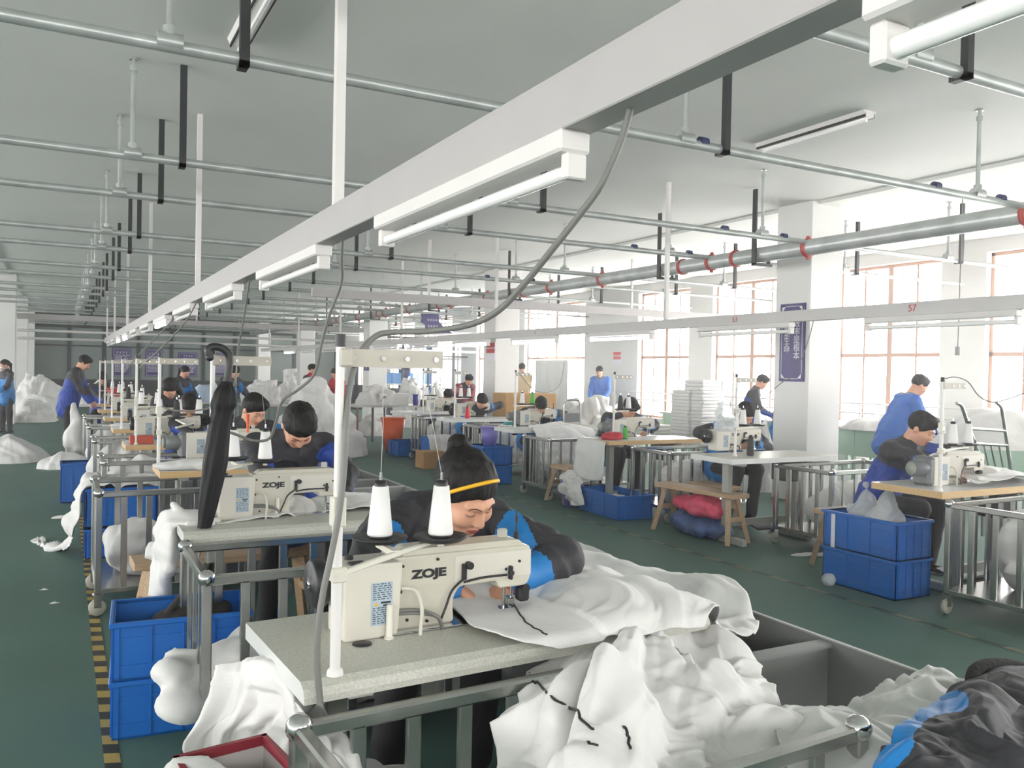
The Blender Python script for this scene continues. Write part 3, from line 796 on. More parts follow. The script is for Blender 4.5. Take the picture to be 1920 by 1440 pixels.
    # ---- trousers, shoes
    if trousers:
        f = Field(); f.cap(hip + lat * .05 * sc, hip - lat * .05 * sc, .108 * sc, k=.04)
        for s in (1, -1):
            kn, ft = F(*legs[0 if s > 0 else 1][0]), F(*legs[0 if s > 0 else 1][1])
            f.cap(hip + lat * s * .085 * sc, kn, .088 * sc, .07 * sc, .03).cap(kn, ft + V3(0, 0, .03), .072 * sc, .055 * sc, .02)
        solid('trousers', f, max(h, .014), DARKT, root, None, lambda p: -.008 * (folds(p * 7, sd + 9) - .4))
        for s in (1, -1):
            ft = F(*legs[0 if s > 0 else 1][1]); f = Field(); f.ell(ft + V3(0, .02, -.02), (.042, .06, .042), .02).ell(ft + V3(0, -.085, -.038), (.044, .09, .03), .04)
            solid('shoe', f, max(h, .012), SHOE, root)
    return root
# ================================================================= furniture and machines
def bevel(o, w=.004, seg=2):
    b = o.modifiers.new('edge', 'BEVEL'); b.width = w; b.segments = seg; b.limit_method = 'ANGLE'; b.angle_limit = .6; return o
_TR = {}
def trolley(label, loc, rz=0, L=1.1, Wd=.6, zt=.70, group='stainless trolleys', nL=8, nW=4, skip=()):
    """stainless cage trolley; origin at its near left corner on the floor"""
    t = thing('cage_trolley', label, 'trolley', loc, rz, group); r = .016; zb = .15
    key = (L, Wd, zt, nL, nW, skip)
    if key in _TR:
        for ch in _TR[key].children: copy_tree(ch, t)
        return t
    for (x0, y0, x1, y1, n) in ((0, 0, L, 0, nL), (0, Wd, L, Wd, nL), (0, 0, 0, Wd, nW), (L, 0, L, Wd, nW)):
        side = 'f' if y0 == y1 == 0 and x1 else ('b' if y0 == y1 and x1 != x0 else ('l' if x0 == 0 and x1 == 0 else 'r'))
        if side in skip: continue
        m = MB(); m.box(((x0 + x1) / 2, (y0 + y1) / 2, zt), (max(abs(x1 - x0), .034), max(abs(y1 - y0), .034), .036), bev=.006); m.build('top_rail', STEEL, t)
        proto = None
        for i in range(1, n):
            u = i / n; p = (x0 + (x1 - x0) * u, y0 + (y1 - y0) * u, 0)
            if proto is None:
                hz = x0 == x1; m = MB(); m.box((0, 0, (zt + zb) / 2), (.018 if hz else .036, .036 if hz else .018, zt - zb - .02), bev=.003); proto = m.build('bar', STEEL, t); proto.location = p
            else: c = proto.copy(); COL.objects.link(c); c.parent = t; c.location = p
    pp = None; cc = None; bb = None
    for x in (0, L):
        for y in (0, Wd):
            if pp is None:
                m = MB(); m.box((0, 0, (zt + zb) / 2 - .01), (.038, .038, zt - zb + .02), bev=.005); pp = m.build('corner_post', STEEL, t); pp.location = (x, y, 0)
                m = MB(); m.ball((0, 0, 0), .031); bb = m.build('ball_cap', CHROME, t); bb.location = (x, y, zt + .008)
                m = MB(); m.bx(-.03, .03, -.025, .025, zb - .03, zb - .02); m.bx(-.02, .02, -.018, -.014, .05, zb - .025); m.bx(-.02, .02, .014, .018, .05, zb - .025)
                cc = m.build('caster', CHROME, t); cc.location = (x, y, 0)
                m = MB(); m.lathe([(.0, -.013), (.046, -.013), (.05, -.008), (.05, .008), (.046, .013), (0, .013)], (0, 0, .05), 18, axis='y'); w = m.build('wheel', CASTER, cc)
            else:
                c = pp.copy(); COL.objects.link(c); c.parent = t; c.location = (x, y, 0)
                c = bb.copy(); COL.objects.link(c); c.parent = t; c.location = (x, y, zt + .008)
                c = copy_tree(cc, t); c.location = (x, y, 0)
    m = MB(); m.bx(-.018, L + .018, -.018, Wd + .018, zb - .02, zb + .012, bev=.004); m.build('base_tray', STEEL, t)
    _TR[key] = t
    return t

def sewing_table(label, loc, rz=0, top=TERRAZZO, edge=TOPWHITE, L=1.15, Wd=.54, group='sewing tables', curved=True, leg=.16):
    t = thing('sewing_table', label, 'table', loc, rz, group); zt = .78; th = .045
    m = MB()
    prof = [(0.0, zt - th)] + ([(0.0, zt - .03), (.008, zt - .012), (.03, zt)] if curved else [(0, zt)]) + [(Wd, zt), (Wd, zt - th)]
    m.prism(prof, 0, L, 'x', 0)
    o = m.build('tabletop', [top, edge], t)
    for i, p in enumerate(o.data.polygons):
        n = p.normal
        if abs(n.x) > .9 or n.y > .9 or (not curved and n.y < -.9): p.material_index = 1
    for x in (leg, L - .3):
        m = MB(); m.bx(x - .03, x + .03, .06, Wd - .06, zt - th - .03, zt - th); m.bx(x - .03, x + .03, Wd / 2 - .04, Wd / 2 + .04, .06, zt - th - .03, bev=.006); m.bx(x - .03, x + .03, .03, Wd - .03, 0.0, .06, bev=.008)
        m.build('leg', mat('grey_leg_enamel', '#a3a59e', .5), t)
    MB().bx(leg, L - .3, Wd / 2 - .015, Wd / 2 + .015, .14, .2).build('cross_bar', mat('grey_leg_enamel', '#a3a59e'), t)
    m = MB(); m.bx(L - .5, L - .28, .12, .34, zt - th - .2, zt - th - .005, bev=.01); bevel(m.build('control_box', BLACK, t))
    m = MB(); m.box((L / 2 + .05, Wd * .6, .12), (.3, .2, .015), rot=Matrix.Rotation(.25, 3, 'X')); m.build('treadle', BLACK, t)
    return t

def rounded(poly, r, n=4):
    out = []; k = len(poly)
    for i in range(k):
        a, b, c = Vector(poly[i - 1]), Vector(poly[i]), Vector(poly[(i + 1) % k]); u, v = (a - b), (c - b)
        d = min(r, u.length * .45, v.length * .45); p, q = b + u.normalized() * d, b + v.normalized() * d
        for j in range(n + 1):
            s = j / n; out.append(tuple(p * (1 - s) ** 2 + b * 2 * s * (1 - s) + q * s * s))
    return out
def sewing_machine(label, loc, rz=0, brand='', motor=False, group='sewing machines', lamp=False):
    """lockstitch head seen from its back; x runs pillar to needle, the operator is at +y"""
    t = thing('sewing_machine', label, 'sewing machine', loc, rz, group)
    prof = rounded([(.15, .004), (.335, .004), (.33, .07), (.35, .105), (.47, .108), (.478, .085), (.575, .085), (.59, .12), (.585, .205), (.15, .205)], .016)
    m = MB(); m.prism(prof, -.055, .06, 'y'); o = bevel(m.build('arm_body', CREAM, t), .006, 2)
    m = MB(); m.bx(.1, .62, -.085, .1, .0, .006, bev=.002); m.build('bed_plate', CHROME, t)
    m = MB(); m.prism(rounded([(.17, .2), (.57, .2), (.55, .222), (.2, .222)], .01), -.045, .045, 'y'); bevel(m.build('top_cover', CREAM, t), .004)
    m = MB(); m.bx(.335, .585, -.0565, -.054, .118, .192); m.build('face_plate', CREAM2, t)
    m = MB(); m.prism(rounded([(0, .0), (.15, .0), (.155, .02), (.165, .2), (0, .2)], .01), -.085, .05, 'y'); cb = bevel(m.build('control_box', CREAM2, t), .006)
    if motor:
        m = MB(); m.lathe([(.0, 0), (.03, 0), (.056, .01), (.058, .11), (.05, .13)], (-.15, -.02, .12), 24, axis='x'); m.bx(-.05, .06, -.08, .06, 0.0, .2, bev=.02); m.build('motor', MOTORG, t)
        m = MB(); m.lathe([(0, 0), (.04, 0), (.042, .012), (.0, .012)], (-.163, -.02, .12), 20, axis='x'); m.build('motor_cap', mat('motor_cap_green', '#8f9488', .5), t)
    else:
        m = MB(); m.lathe([(0, -.004), (.02, -.004), (.022, .0), (.06, .0), (.066, .006), (.066, .03), (.056, .044), (0, .044)], (-.056, .035, .135), 28, axis='x'); hw = m.build('handwheel', BLACK, t)
        m = MB(); m.lathe([(0, -.007), (.011, -.007), (.012, 0)], (-.056, .035, .135), 14, axis='x'); m.build('hub', CHROME, hw)
    # rating label with its small print on the control box
    m = MB(); m.bx(.075, .135, -.0865, -.0852, .035, .15, m=0); ls = m.build('label_sheet', LABEL, cb)
    m = MB(); rnd = random.Random(3)
    for k in range(19):
        z = .146 - k * .0058
        if 7 < k < 11: continue
        x = .079
        while x < .13:
            w = rnd.uniform(.004, .012); m.bx(x, min(x + w, .132), -.0869, -.0864, z - .0012, z + .0012); x += w + rnd.uniform(.002, .006)
    m.build('small_print', PRINT, ls)
    m = MB(); m.prism([(.083, .088), (.095, .088), (.089, .099)], -.0868, -.0872, 'y'); m.build('warning_triangle', YEL, ls)
    m = MB(); m.bx(.102, .13, -.0869, -.0864, .093, .098); m.bx(.108, .124, -.0869, -.0864, .086, .09); m.build('warning_print', BLACK, ls)
    m = MB()
    for x, z in ((.175, .18), (.17, .11), (.28, .19), (.5, .14), (.545, .16), (.19, .03), (.25, .02)): MB().cyl((x, -.06, z), (x, -.054, z), .0042, n=10).build('screw', BLACK, t)
    m = MB(); m.cyl((.375, -.075, .165), (.375, -.055, .165), .011, n=14); m.bx(.355, .367, -.07, -.055, .125, .17, bev=.002); m.build('lever', BLACK, t)
    m = MB(); m.bx(.508, .518, -.07, -.055, .11, .15, bev=.002); m.cyl((.513, -.072, .13), (.513, -.06, .13), .008); m.build('lever', BLACK, t)
    m = MB(); m.cyl((.55, .0, .09), (.55, 0, .02), .004, n=8); m.cyl((.525, .0, .085), (.525, 0, .012), .005, n=8); m.build('needle_bar', CHROME, t)
    m = MB(); m.bx(.505, .555, -.02, .02, .006, .012); m.bx(.535, .556, -.012, .02, .012, .04, bev=.003); m.build('presser_foot', CHROME, t)
    m = MB(); m.bx(.562, .598, -.035, .0, .03, .075, bev=.006); m.cyl((.58, -.04, .07), (.58, -.01, .07), .014); m.build('guide_arm', BLACK, t)
    m = MB(); m.tube(smooth_path([(.165, -.075, .125), (.2, -.09, .118), (.215, -.1, .07), (.21, -.105, .02), (.21, -.105, -.01)], 5), .0055, 8); m.build('air_hose', mat('pale_hose', '#c5c3b6', .5), t)
    m = MB()
    for d in (0, .008): m.tube(smooth_path([(.16, -.07, .055 + d), (.22, -.085, .052 + d), (.27, -.085 - d, .035), (.285, -.085, -.005)], 5), .005, 8)
    m.build('grey_hose', GREYCABLE, t)
    m = MB(); m.tube(smooth_path([(.36, -.066, .13), (.32, -.07, .1), (.3, -.075, .06), (.28, -.08, .02)], 5), .0035, 8); m.build('lead_wire', BLACK, t)
    m = MB(); m.tube(smooth_path([(.36, -.064, .118), (.42, -.064, .125), (.5, -.064, .125)], 5), .0035, 8); m.build('lead_wire', BLACK, t)
    m = MB(); m.bx(.5, .528, -.015, .005, .222, .25, bev=.004); m.bx(.507, .521, -.016, -.013, .228, .245); m.build('thread_tension', mat('tension_grey', '#b6b5ab', .35), t)
    m = MB(); m.cyl((.565, 0, .205), (.565, 0, .3), .003, n=8); m.cyl((.565, 0, .205), (.565, 0, .235), .008, n=10); m.cyl((.565, 0, .265), (.565, 0, .285), .005, n=8); m.build('thread_rod', BLACK, t)
    m = MB(); m.cyl((.04, .0, .2), (.04, 0, .212), .012); m.bx(.02, .06, -.075, -.05, .2, .206); m.build('vent_slot', BLACK, cb)
    if brand: text(brand, .032 if brand != 'brother' else .03, BLACK, t, (.255, -.0562, .152), (PI / 2, 0, 0), 'lettering', sx=1.45 if brand != 'brother' else 1.1, bold=.0016)
    return t

def spool(label, loc, col='w', group=None, h=.14, thread_to=None):
    c = thing('thread_cone', label, 'thread cone', loc, 0, group)
    tm = {'w': THREADW, 'g': mat('green_thread', '#55b048', .8, bump=.2, bscale=200, stretch=(1, 1, 9)), 'r': mat('red_thread', '#d02a32', .8), 'k': mat('dark_thread', '#3a3a3a', .8)}[col]
    m = MB(); m.lathe([(.0, .006), (.034, .006), (.035, .012), (.022, h), (.0, h)], n=24); m.build('thread_winding', tm, c)
    m = MB(); m.lathe([(.03, 0), (.032, .006), (.0, .006)], n=18); m.lathe([(.017, h), (.016, h + .016), (.0, h + .017)], n=16); m.build('cone_core', BLACK, c)
    if thread_to is not None:
        m = MB(); a = Vector((.0, 0, h + .03)); b = Vector(thread_to) - Vector(loc); m.tube([(.02, 0, h * .8), a + (b - a) * .0, a + (b - a) * .5 + Vector((.004, 0, 0)), b], .0006, 5); m.build('thread_strand', THREADW, c)
    return c
def thread_stand(label, loc, rz=0, H=.8, trays=((.14, .08), (.29, .08)), ztray=.25, arm=.26, group='thread stands', tdir=0):
    """post with two cone trays and a flat top arm; origin where the post stands on the table"""
    t = thing('thread_stand', label, 'thread stand', loc, rz, group)
    m = MB(); m.cyl((0, 0, 0), (0, 0, ztray + .12), .0125, n=14); m.cyl((0, 0, ztray + .1), (0, 0, H - .02), .0105, n=14); m.lathe([(.02, 0), (.018, .012), (.0126, .016)], n=16); m.build('post', TRUNK, t)
    MB().cyl((0, 0, H - .03), (0, 0, H), .0125, n=12).build('post_cap', BLACK, t)
    m = MB(); m.bx(-.016, .02, -.02, .016, ztray - .03, ztray + .005, bev=.003); m.cyl((0, -.024, ztray - .012), (0, -.016, ztray - .012), .005, n=8); m.build('clamp', mat('clamp_cream', '#d6d3c6', .4), t)
    m = MB(); m.bx(-.016, .016, -.018, .016, ztray + .1, ztray + .17, bev=.003)
    for z in (ztray + .115, ztray + .155): m.cyl((.0, -.024, z), (.0, -.016, z), .005, n=8)
    m.build('clamp', mat('clamp_cream', '#d6d3c6', .4), t)
    x1 = max(a for a, b in trays)
    m = MB(); m.box((x1 / 2, trays[0][1] / 2, ztray - .015), (x1 + .05, .016, .014), rz=math.atan2(trays[0][1], x1), bev=.003)
    for a, b in trays: m.bx(a - .01, a + .01, min(b, b * a / x1) - .005, b + .005, ztray - .02, ztray - .005)
    m.build('tray_arm', mat('clamp_cream', '#d6d3c6'), t)
    for a, b in trays:
        m = MB(); m.lathe([(0, -.004), (.06, -.004), (.076, .006), (.076, .01), (.05, .007), (.0, .006)], (a, b, ztray), 28); tr = m.build('cone_tray', BLACK, t)
        MB().cyl((a, b, ztray), (a, b, ztray + .185), .0045, n=8).build('spindle', CHROME, tr)
    m = MB(); m.box((arm / 2, 0, H - .055), (arm, .004, .042)); m.box((.012, -.0, H - .055), (.035, .03, .045), bev=.005)
    m.build('top_arm', mat('arm_grey_beige', '#b5afa3', .45), t)
    for x in (.03, .105, .165, arm - .02): MB().cyl((x, -.006, H - .055), (x, .006, H - .055), .0065, n=10).build('thread_eyelet', CHROME, t)
    return t

def bench(label, loc, rz=0, L=1.0, Wd=.24, H=.45):
    t = thing('wooden_bench', label, 'bench', loc, rz)
    m = MB(); m.box((0, 0, H - .02), (L, Wd, .042), bev=.005); m.build('seat_plank', WOOD, t)
    for sx in (-1, 1):
        for sy in (-1, 1):
            a = Vector((sx * (L / 2 - .1), sy * (Wd / 2 - .05), H - .04)); b = Vector((sx * (L / 2 - .03), sy * (Wd / 2 + .03), 0)); d = (a - b)
            m = MB(); m.box((a + b) / 2, (.045, .04, d.length), rot=d.to_track_quat('Z', 'Y').to_matrix()); m.build('leg', WOOD, t)
        m = MB(); m.box((sx * (L / 2 - .06), 0, .22), (.03, Wd - .02, .04)); m.build('stretcher', WOOD, t)
    return t
def crate(label, loc, rz=0, L=.6, Wd=.4, H=.24, m0=BLUEP, group=None, tag=None):
    """ribbed plastic crate, origin at the middle of its base"""
    c = thing('plastic_crate', label, 'crate', loc, rz, group)
    m = MB(); a, b, w = L / 2, Wd / 2, .006
    m.bx(-a, a, -b, b, 0, .01)
    m.bx(-a, a, -b, -b + w, 0, H); m.bx(-a, a, b - w, b, 0, H); m.bx(-a, -a + w, -b, b, 0, H); m.bx(a - w, a, -b, b, 0, H)
    nx = 4
    for i in range(nx + 1):
        x = -a + .02 + (L - .04) * i / nx
        for s in (-1, 1): m.box((x, s * (b + .003), H / 2), (.008, .008, H - .02))
    for i in range(4):
        y = -b + .02 + (Wd - .04) * i / 3
        for s in (-1, 1): m.box((s * (a + .003), y, H / 2), (.008, .008, H - .02))
    for z in (H * .25, H * .72):
        for s in (-1, 1): m.box((0, s * (b + .002), z), (L - .02, .006, .007)); m.box((s * (a + .002), 0, z), (.006, Wd - .02, .007))
    m.build('crate_body', m0, c)
    m = MB(); e = .014
    m.bx(-a - e, a + e, -b - e, -b + w, H - .02, H, bev=.003); m.bx(-a - e, a + e, b - w, b + e, H - .02, H, bev=.003); m.bx(-a - e, -a + w, -b, b, H - .02, H, bev=.003); m.bx(a - w, a + e, -b, b, H - .02, H, bev=.003)
    m.build('rim', m0, c)
    return c
def bucket(label, loc, r0, r1, h, m0, group=None):
    b = thing('plastic_bucket', label, 'bucket', loc, 0, group)
    m = MB(); m.lathe([(0, 0), (r0, 0), (r1, h), (r1 - .006, h), (r0 - .006, .01), (0, .01)], n=28); m.build('bucket_wall', m0, b)
    m = MB(); m.lathe([(r1 - .004, h - .014), (r1 + .009, h - .012), (r1 + .009, h), (r1 - .004, h)], n=28); m.build('rim', m0, b)
    return b
def grey_bin(label, loc, L, Wd, H, div, rz=0):
    g = thing('grey_bin', label, 'bin', loc, rz, 'grey board bins beside the left row'); w = .012
    m = MB(); m.bx(0, Wd, 0, L, .0, .012)
    m.build('bin_floor', GREYBIN, g)
    for (x0, x1, y0, y1) in ((0, w, 0, L), (Wd - w, Wd, 0, L), (w, Wd - w, 0, w), (w, Wd - w, L - w, L)):
        m = MB(); m.bx(x0, x1, y0, y1, .0, H, 0); m.bx(x0 - .002, x1 + .002, y0 - .002, y1 + .002, H, H + .006, 1); m.build('side_board', [GREYBIN, GREYEDGE], g)
    for y in div:
        m = MB(); m.bx(w, Wd - w, y - w / 2, y + w / 2, .012, H - .02, 0); m.bx(w, Wd - w, y - .03, y + .03, H - .02, H - .005, 0); m.build('divider', [GREYBIN, GREYEDGE], g)
    return g

# ================================================================= cloth
CAMR = np.array(R3).T
def project(P):
    q = (np.asarray(P, float) - V3(0, 0, 1.5)) @ CAMR.T
    return np.stack([960 + 1580 * q[:, 0] / -q[:, 2], 720 - 1580 * q[:, 1] / -q[:, 2]], 1), -q[:, 2]
def grid_faces(nu, nv):
    i = np.arange(nu * nv).reshape(nv, nu); return np.stack([i[:-1, :-1], i[:-1, 1:], i[1:, 1:], i[1:, :-1]], -1).reshape(-1, 4)
def catmull(A, n, ax):
    A = np.moveaxis(np.asarray(A, float), ax, 0); k = len(A); t = np.linspace(0, k - 1, n); i = np.minimum(t.astype(int), k - 2); f = (t - i)[(...,) + (None,) * (A.ndim - 1)]
    g = lambda j: A[np.clip(j, 0, k - 1)]
    a, b, c, d = g(i - 1), g(i), g(i + 1), g(i + 2)
    a = np.where((i - 1 < 0)[(...,) + (None,) * (A.ndim - 1)], 2 * b - c, a); d = np.where((i + 2 > k - 1)[(...,) + (None,) * (A.ndim - 1)], 2 * c - b, d)
    r = .5 * (2 * b + (c - a) * f + (2 * a - 5 * b + 4 * c - d) * f ** 2 + (3 * b - a - 3 * c + d) * f ** 3)
    return np.moveaxis(r, 0, ax)
def normals(P):
    du = np.gradient(P, axis=1); dv = np.gradient(P, axis=0); n = np.cross(du, dv); return n / (np.linalg.norm(n, axis=-1, keepdims=True) + 1e-9)
def sheet(name, label, cat, ctrl, nu, nv, m, disp=None, parent=None, group=None, thick=.004):
    """cloth through a grid of world control points; disp(u,v,P) pushes it along its normal"""
    P = catmull(catmull(ctrl, nv, 0), nu, 1); u, v = np.meshgrid(np.linspace(0, 1, nu), np.linspace(0, 1, nv))
    if disp is not None: P = P + normals(P) * disp(u, v, P)[..., None]
    V = P.reshape(-1, 3); o = mesh_np(name, V, grid_faces(nu, nv), m, parent)
    s = o.modifiers.new('cloth_thickness', 'SOLIDIFY'); s.thickness = thick; s.offset = 0
    if label: tagp(o, label, cat, group)
    return o, V
def heap(name, label, cat, loc, r, seed=1, m=FABRIC, group=None, rz=0, p=2.4, q=.8, amp=.05, fr=4., nr=44, nt=110, edge=.16, parent=None, flat=0.):
    """a heap of cloth: domed skirt with creased surface, standing on the plane z=loc.z; r = (rx, ry, height)"""
    rho, th = np.meshgrid(np.linspace(0, 1, nr) ** .85, np.linspace(0, 2 * PI, nt, endpoint=False), indexing='ij')
    c, s = np.cos(th), np.sin(th); o3 = np.stack([c * 1.3, s * 1.3, np.full_like(c, seed * 3.7)], -1)
    R = 1 + edge * fbm(o3 * 1.6, seed, 3); hh = np.maximum(1 - rho ** p, 0) ** q
    P = np.stack([c * rho * R * r[0], s * rho * R * r[1], hh * r[2] * (1 - flat * .0)], -1)
    lump = .84 + .32 * fbm(P * (1.6 / max(r[0], .2)) + seed, seed + 2, 2); P[..., 2] *= lump
    f = crease(P * fr * .8 + seed * 1.7, seed + 4, .6, 2) * .8; f2 = fbm(P * fr * .5, seed + 8, 2)
    rad = np.stack([c / r[0], s / r[1], np.full_like(c, .9) / r[2]], -1); rad[..., 2] *= (hh > .02); rad /= np.linalg.norm(rad, axis=-1, keepdims=True)
    w = np.clip(hh * 4, .15, 1)
    P = P + rad * ((f * amp + f2 * amp * .8) * w)[..., None]; P[..., 2] = np.maximum(P[..., 2], .004 * (1 - rho) + .001)
    i = np.arange(nr * nt).reshape(nr, nt); j = np.roll(i, -1, 1)
    Fq = np.stack([i[:-1], i[1:], j[1:], j[:-1]], -1).reshape(-1, 4)
    o = mesh_np(name, P.reshape(-1, 3), Fq, m, parent, None, True, loc, rz)
    if label: tagp(o, label, cat, group)
    return o
def floor_heap(name, label, cat, px, py, r, **kw):
    p = at(px, py, 2, 0.); return heap(name, label, cat, (p.x, p.y, 0), r, **kw)
def bag(name, label, cat, loc, prims, h=.02, m=FABRIC, amp=.02, fr=8, seed=1, group=None, rz=0, k=.06, parent=None):
    f = Field()
    for c, r in prims: f.ell(c, r, k)
    o = solid(name, f, h, m, parent, None, lambda p: -amp * 1.1 * crease(p * fr * .75, seed, .6, 2) - amp * .6 * vnoise(p * fr * .5, seed + 3), loc, rz, pad=.05)
    # nothing below the plane it lies on
    me = o.data; co = np.empty(len(me.vertices) * 3, np.float32); me.vertices.foreach_get('co', co); co = co.reshape(-1, 3); co[:, 2] = np.maximum(co[:, 2], .002); me.vertices.foreach_set('co', co.ravel()); me.update()
    if label: tagp(o, label, cat, group)
    return o
# ================================================================= left sewing row
R_ = math.radians
def A(px, py, ax, v): p = at(px, py, ax, v); return (p.x, p.y, p.z)
ZT = .78
def station(i, tab, tabrz, mach, mrz, post, trays, kind, lbl, row, top=TERRAZZO, edge=TOPWHITE, curved=True, cols='ww', arm=.26, threads=False, L=1.15, H=.8, mlab='', leg=.16):
    """one sewing place: table, machine, thread stand and its cones (each a thing of its own)"""
    where = '%s sewing place of the %s row' % (lbl, row)
    sewing_table('%s sewing table at the %s' % ({TERRAZZO: 'speckled grey'}.get(top, 'white-topped wood-edged' if edge is WOODEDGE else 'white'), where), (*tab, 0), tabrz, top, edge, L, group='sewing tables of the %s row' % row, curved=curved, leg=leg)
    sewing_machine('cream sewing machine %sat the %s' % (mlab, where), (*mach, ZT), mrz, kind if kind != 'motor' else '', motor=kind in ('motor', 'brother'), group='sewing machines of the %s row' % row)
    tr = [(p[0] - post[0], p[1] - post[1]) for p in trays]; zt = trays[0][2] - ZT
    thread_stand('white thread stand at the %s' % where, (*post, ZT), 0, H, tr, zt, arm, group='thread stands of the %s row' % row)
    for k, (p, c) in enumerate(zip(trays, cols)):
        nm = {'w': 'white', 'g': 'green', 'r': 'red', 'k': 'dark'}[c]
        spool('%s %s thread cone on the stand at the %s' % ('left-hand' if k == 0 else 'right-hand', nm, where), (p[0], p[1], trays[0][2] + .008), c, 'thread cones of the %s row' % row,
              thread_to=(post[0] + arm * (.4 + .35 * k), post[1], ZT + H - .06) if threads else None)
# first place
q = at(642, 1207, 2, ZT)
station(1, (.49, 1.885), R_(3), (q.x, q.y + .085), R_(1.5), tuple(at(628, 1265, 2, ZT))[:2], [A(712, 1012, 2, 1.03), A(826, 1010, 2, 1.03)], 'ZOJE', 'nearest', 'left', threads=True, L=1.25)
MB().lathe([(.011, 0), (.0095, .004), (.0085, .09), (.006, .092)], n=12).lathe([(.013, 0), (.013, .006)], n=12).build('machine_rest_pin', mat('clamp_cream', '#d6d3c6'), bpy.data.objects['sewing_table'], (.79 - .49, 2.13 - 1.885 - .02, ZT))
m = MB(); m.lathe([(.026, 0), (.026, .002), (.0, .002)], n=18); m.build('cable_hole', BLACK, bpy.data.objects['sewing_table'], (.71 - .49, 2.1 - 1.885, ZT + .0005))
trolley('stainless cage trolley in front of the nearest table, heaped with white cloth', (.5, 1.24, 0), R_(3), 1.1, .6, .70, skip=('r',))
for _c in list(_TR[(1.1, .6, .70, 8, 4, ('r',))].children):
    if _c.name.startswith('ball_cap') and _c.location.x > 1 and _c.location.y > .5: bpy.data.objects.remove(_c)
# second place
q = at(410, 977, 2, ZT)
station(2, (.467, 3.83), 0, (q.x, q.y + .085), 0, (.6, 4.0), [A(437, 861, 2, 1.03), A(497, 865, 2, 1.03)], 'ZOJE', 'second', 'left', threads=True)
m = MB(); m.lathe([(.011, 0), (.0095, .004), (.0085, .09), (.006, .092)], n=12); m.build('machine_rest_pin', mat('clamp_cream', '#d6d3c6'), bpy.data.objects['sewing_table.001'], (.45, .25, ZT))
trolley('stainless cage trolley in front of the second table, below the hanging umbrella', (.47, 3.2, 0), 0, 1.1, .6, .72)
# third place
q = at(349, 860, 2, ZT)
station(3, (.585, 6.08), 0, (q.x, q.y + .085), 0, tuple(at(297, 872, 2, ZT))[:2], [A(331, 784, 2, 1.03), A(373, 778, 2, 1.03)], 'brother', 'third', 'left', TOPWHITE, WOODEDGE, False, 'kw', mlab='with a grey motor ')
trolley('stainless cage trolley in front of the third table, holding white cloth', (.2, 5.55, 0), 0, 1.1, .68, .72)
# further places
for i, (Y, pl, c) in enumerate(((8.15, 'fourth', 'ww'), (10.2, 'fifth', 'ww'), (12.3, 'sixth', 'kw'), (14.4, 'seventh', 'ww'), (16.5, 'eighth', 'ww'))):
    x = .5
    if i == 0: q = at(257, 822, 2, ZT); m_ = (q.x, q.y + .085)
    else: m_ = (x + .22, Y + .32)
    station(4 + i, (x, Y), 0, m_, 0, (x + .09, Y + .12), [(x + .3, Y + .3, 1.03), (x + .47, Y + .3, 1.03)], '' if i else '', pl, 'left', TOPWHITE, WOODEDGE, False, c)
    if i < 4: trolley('stainless cage trolley in front of the %s table of the left row' % pl, (.3, Y - .72, 0), 0, 1.1, .6, .70)
# people of the left row
ROWG = 'sewing workers of the left row'
person('woman with hair bun and yellow headband bent over the nearest sewing machine', (0, 0, 0), R_(-2), .006, .45, lean=34, bend=22, head=(38, 18), headat=A(872, 922, 1, 2.54),
       hands=[(*A(952, 1098, 1, 2.36),), (*A(850, 1098, 1, 2.40),)], style='sky', hair='bun', sex='f', group=ROWG, headband=True, scale=1.14, hold=.3, roll=-8)
person('man with black hair bent face-down over the second sewing machine, charcoal and royal blue jacket', (0, 0, 0), 0, .0085, .45, lean=28, bend=25, head=(62, 0), headat=A(560, 798, 1, 4.68),
       hands=[(*A(640, 940, 1, 4.4),), (*A(560, 940, 1, 4.4),)], style='royal', group=ROWG, scale=1.06)
person('man looking down sideways at the third sewing machine of the left row', (0, 0, 0), 0, .009, .48, lean=22, bend=8, head=(34, 26), headat=A(476, 768, 1, 7.0),
       hands=[(1.62, 6.7, .82), (1.25, 6.65, .82)], style='sky', group=ROWG, scale=1.04)
person('worker with bowed dark head behind the fourth machine of the left row', (0, 0, 0), 0, .013, .45, lean=36, bend=20, head=(58, -10), headat=A(356, 760, 1, 8.95), hands=[(1.4, 8.65, .82), (1.1, 8.6, .82)], style='royal', group=ROWG)
person('woman with long black hair hanging down, behind the fifth machine of the left row', (0, 0, 0), 0, .014, .48, lean=25, bend=10, head=(50, -25), headat=A(318, 728, 1, 11.2), hands=[(1.3, 10.8, .82), (1.0, 10.8, .82)], style='sky', hair='long', sex='f', group=ROWG)
person('dark-haired worker half hidden behind the eighth machine of the left row', (0, 0, 0), 0, .016, .48, lean=25, bend=10, head=(45, 0), headat=A(192, 698, 1, 17.3), hands=[(1.0, 16.95, .82), (.7, 16.95, .82)], style='royal', group=ROWG)
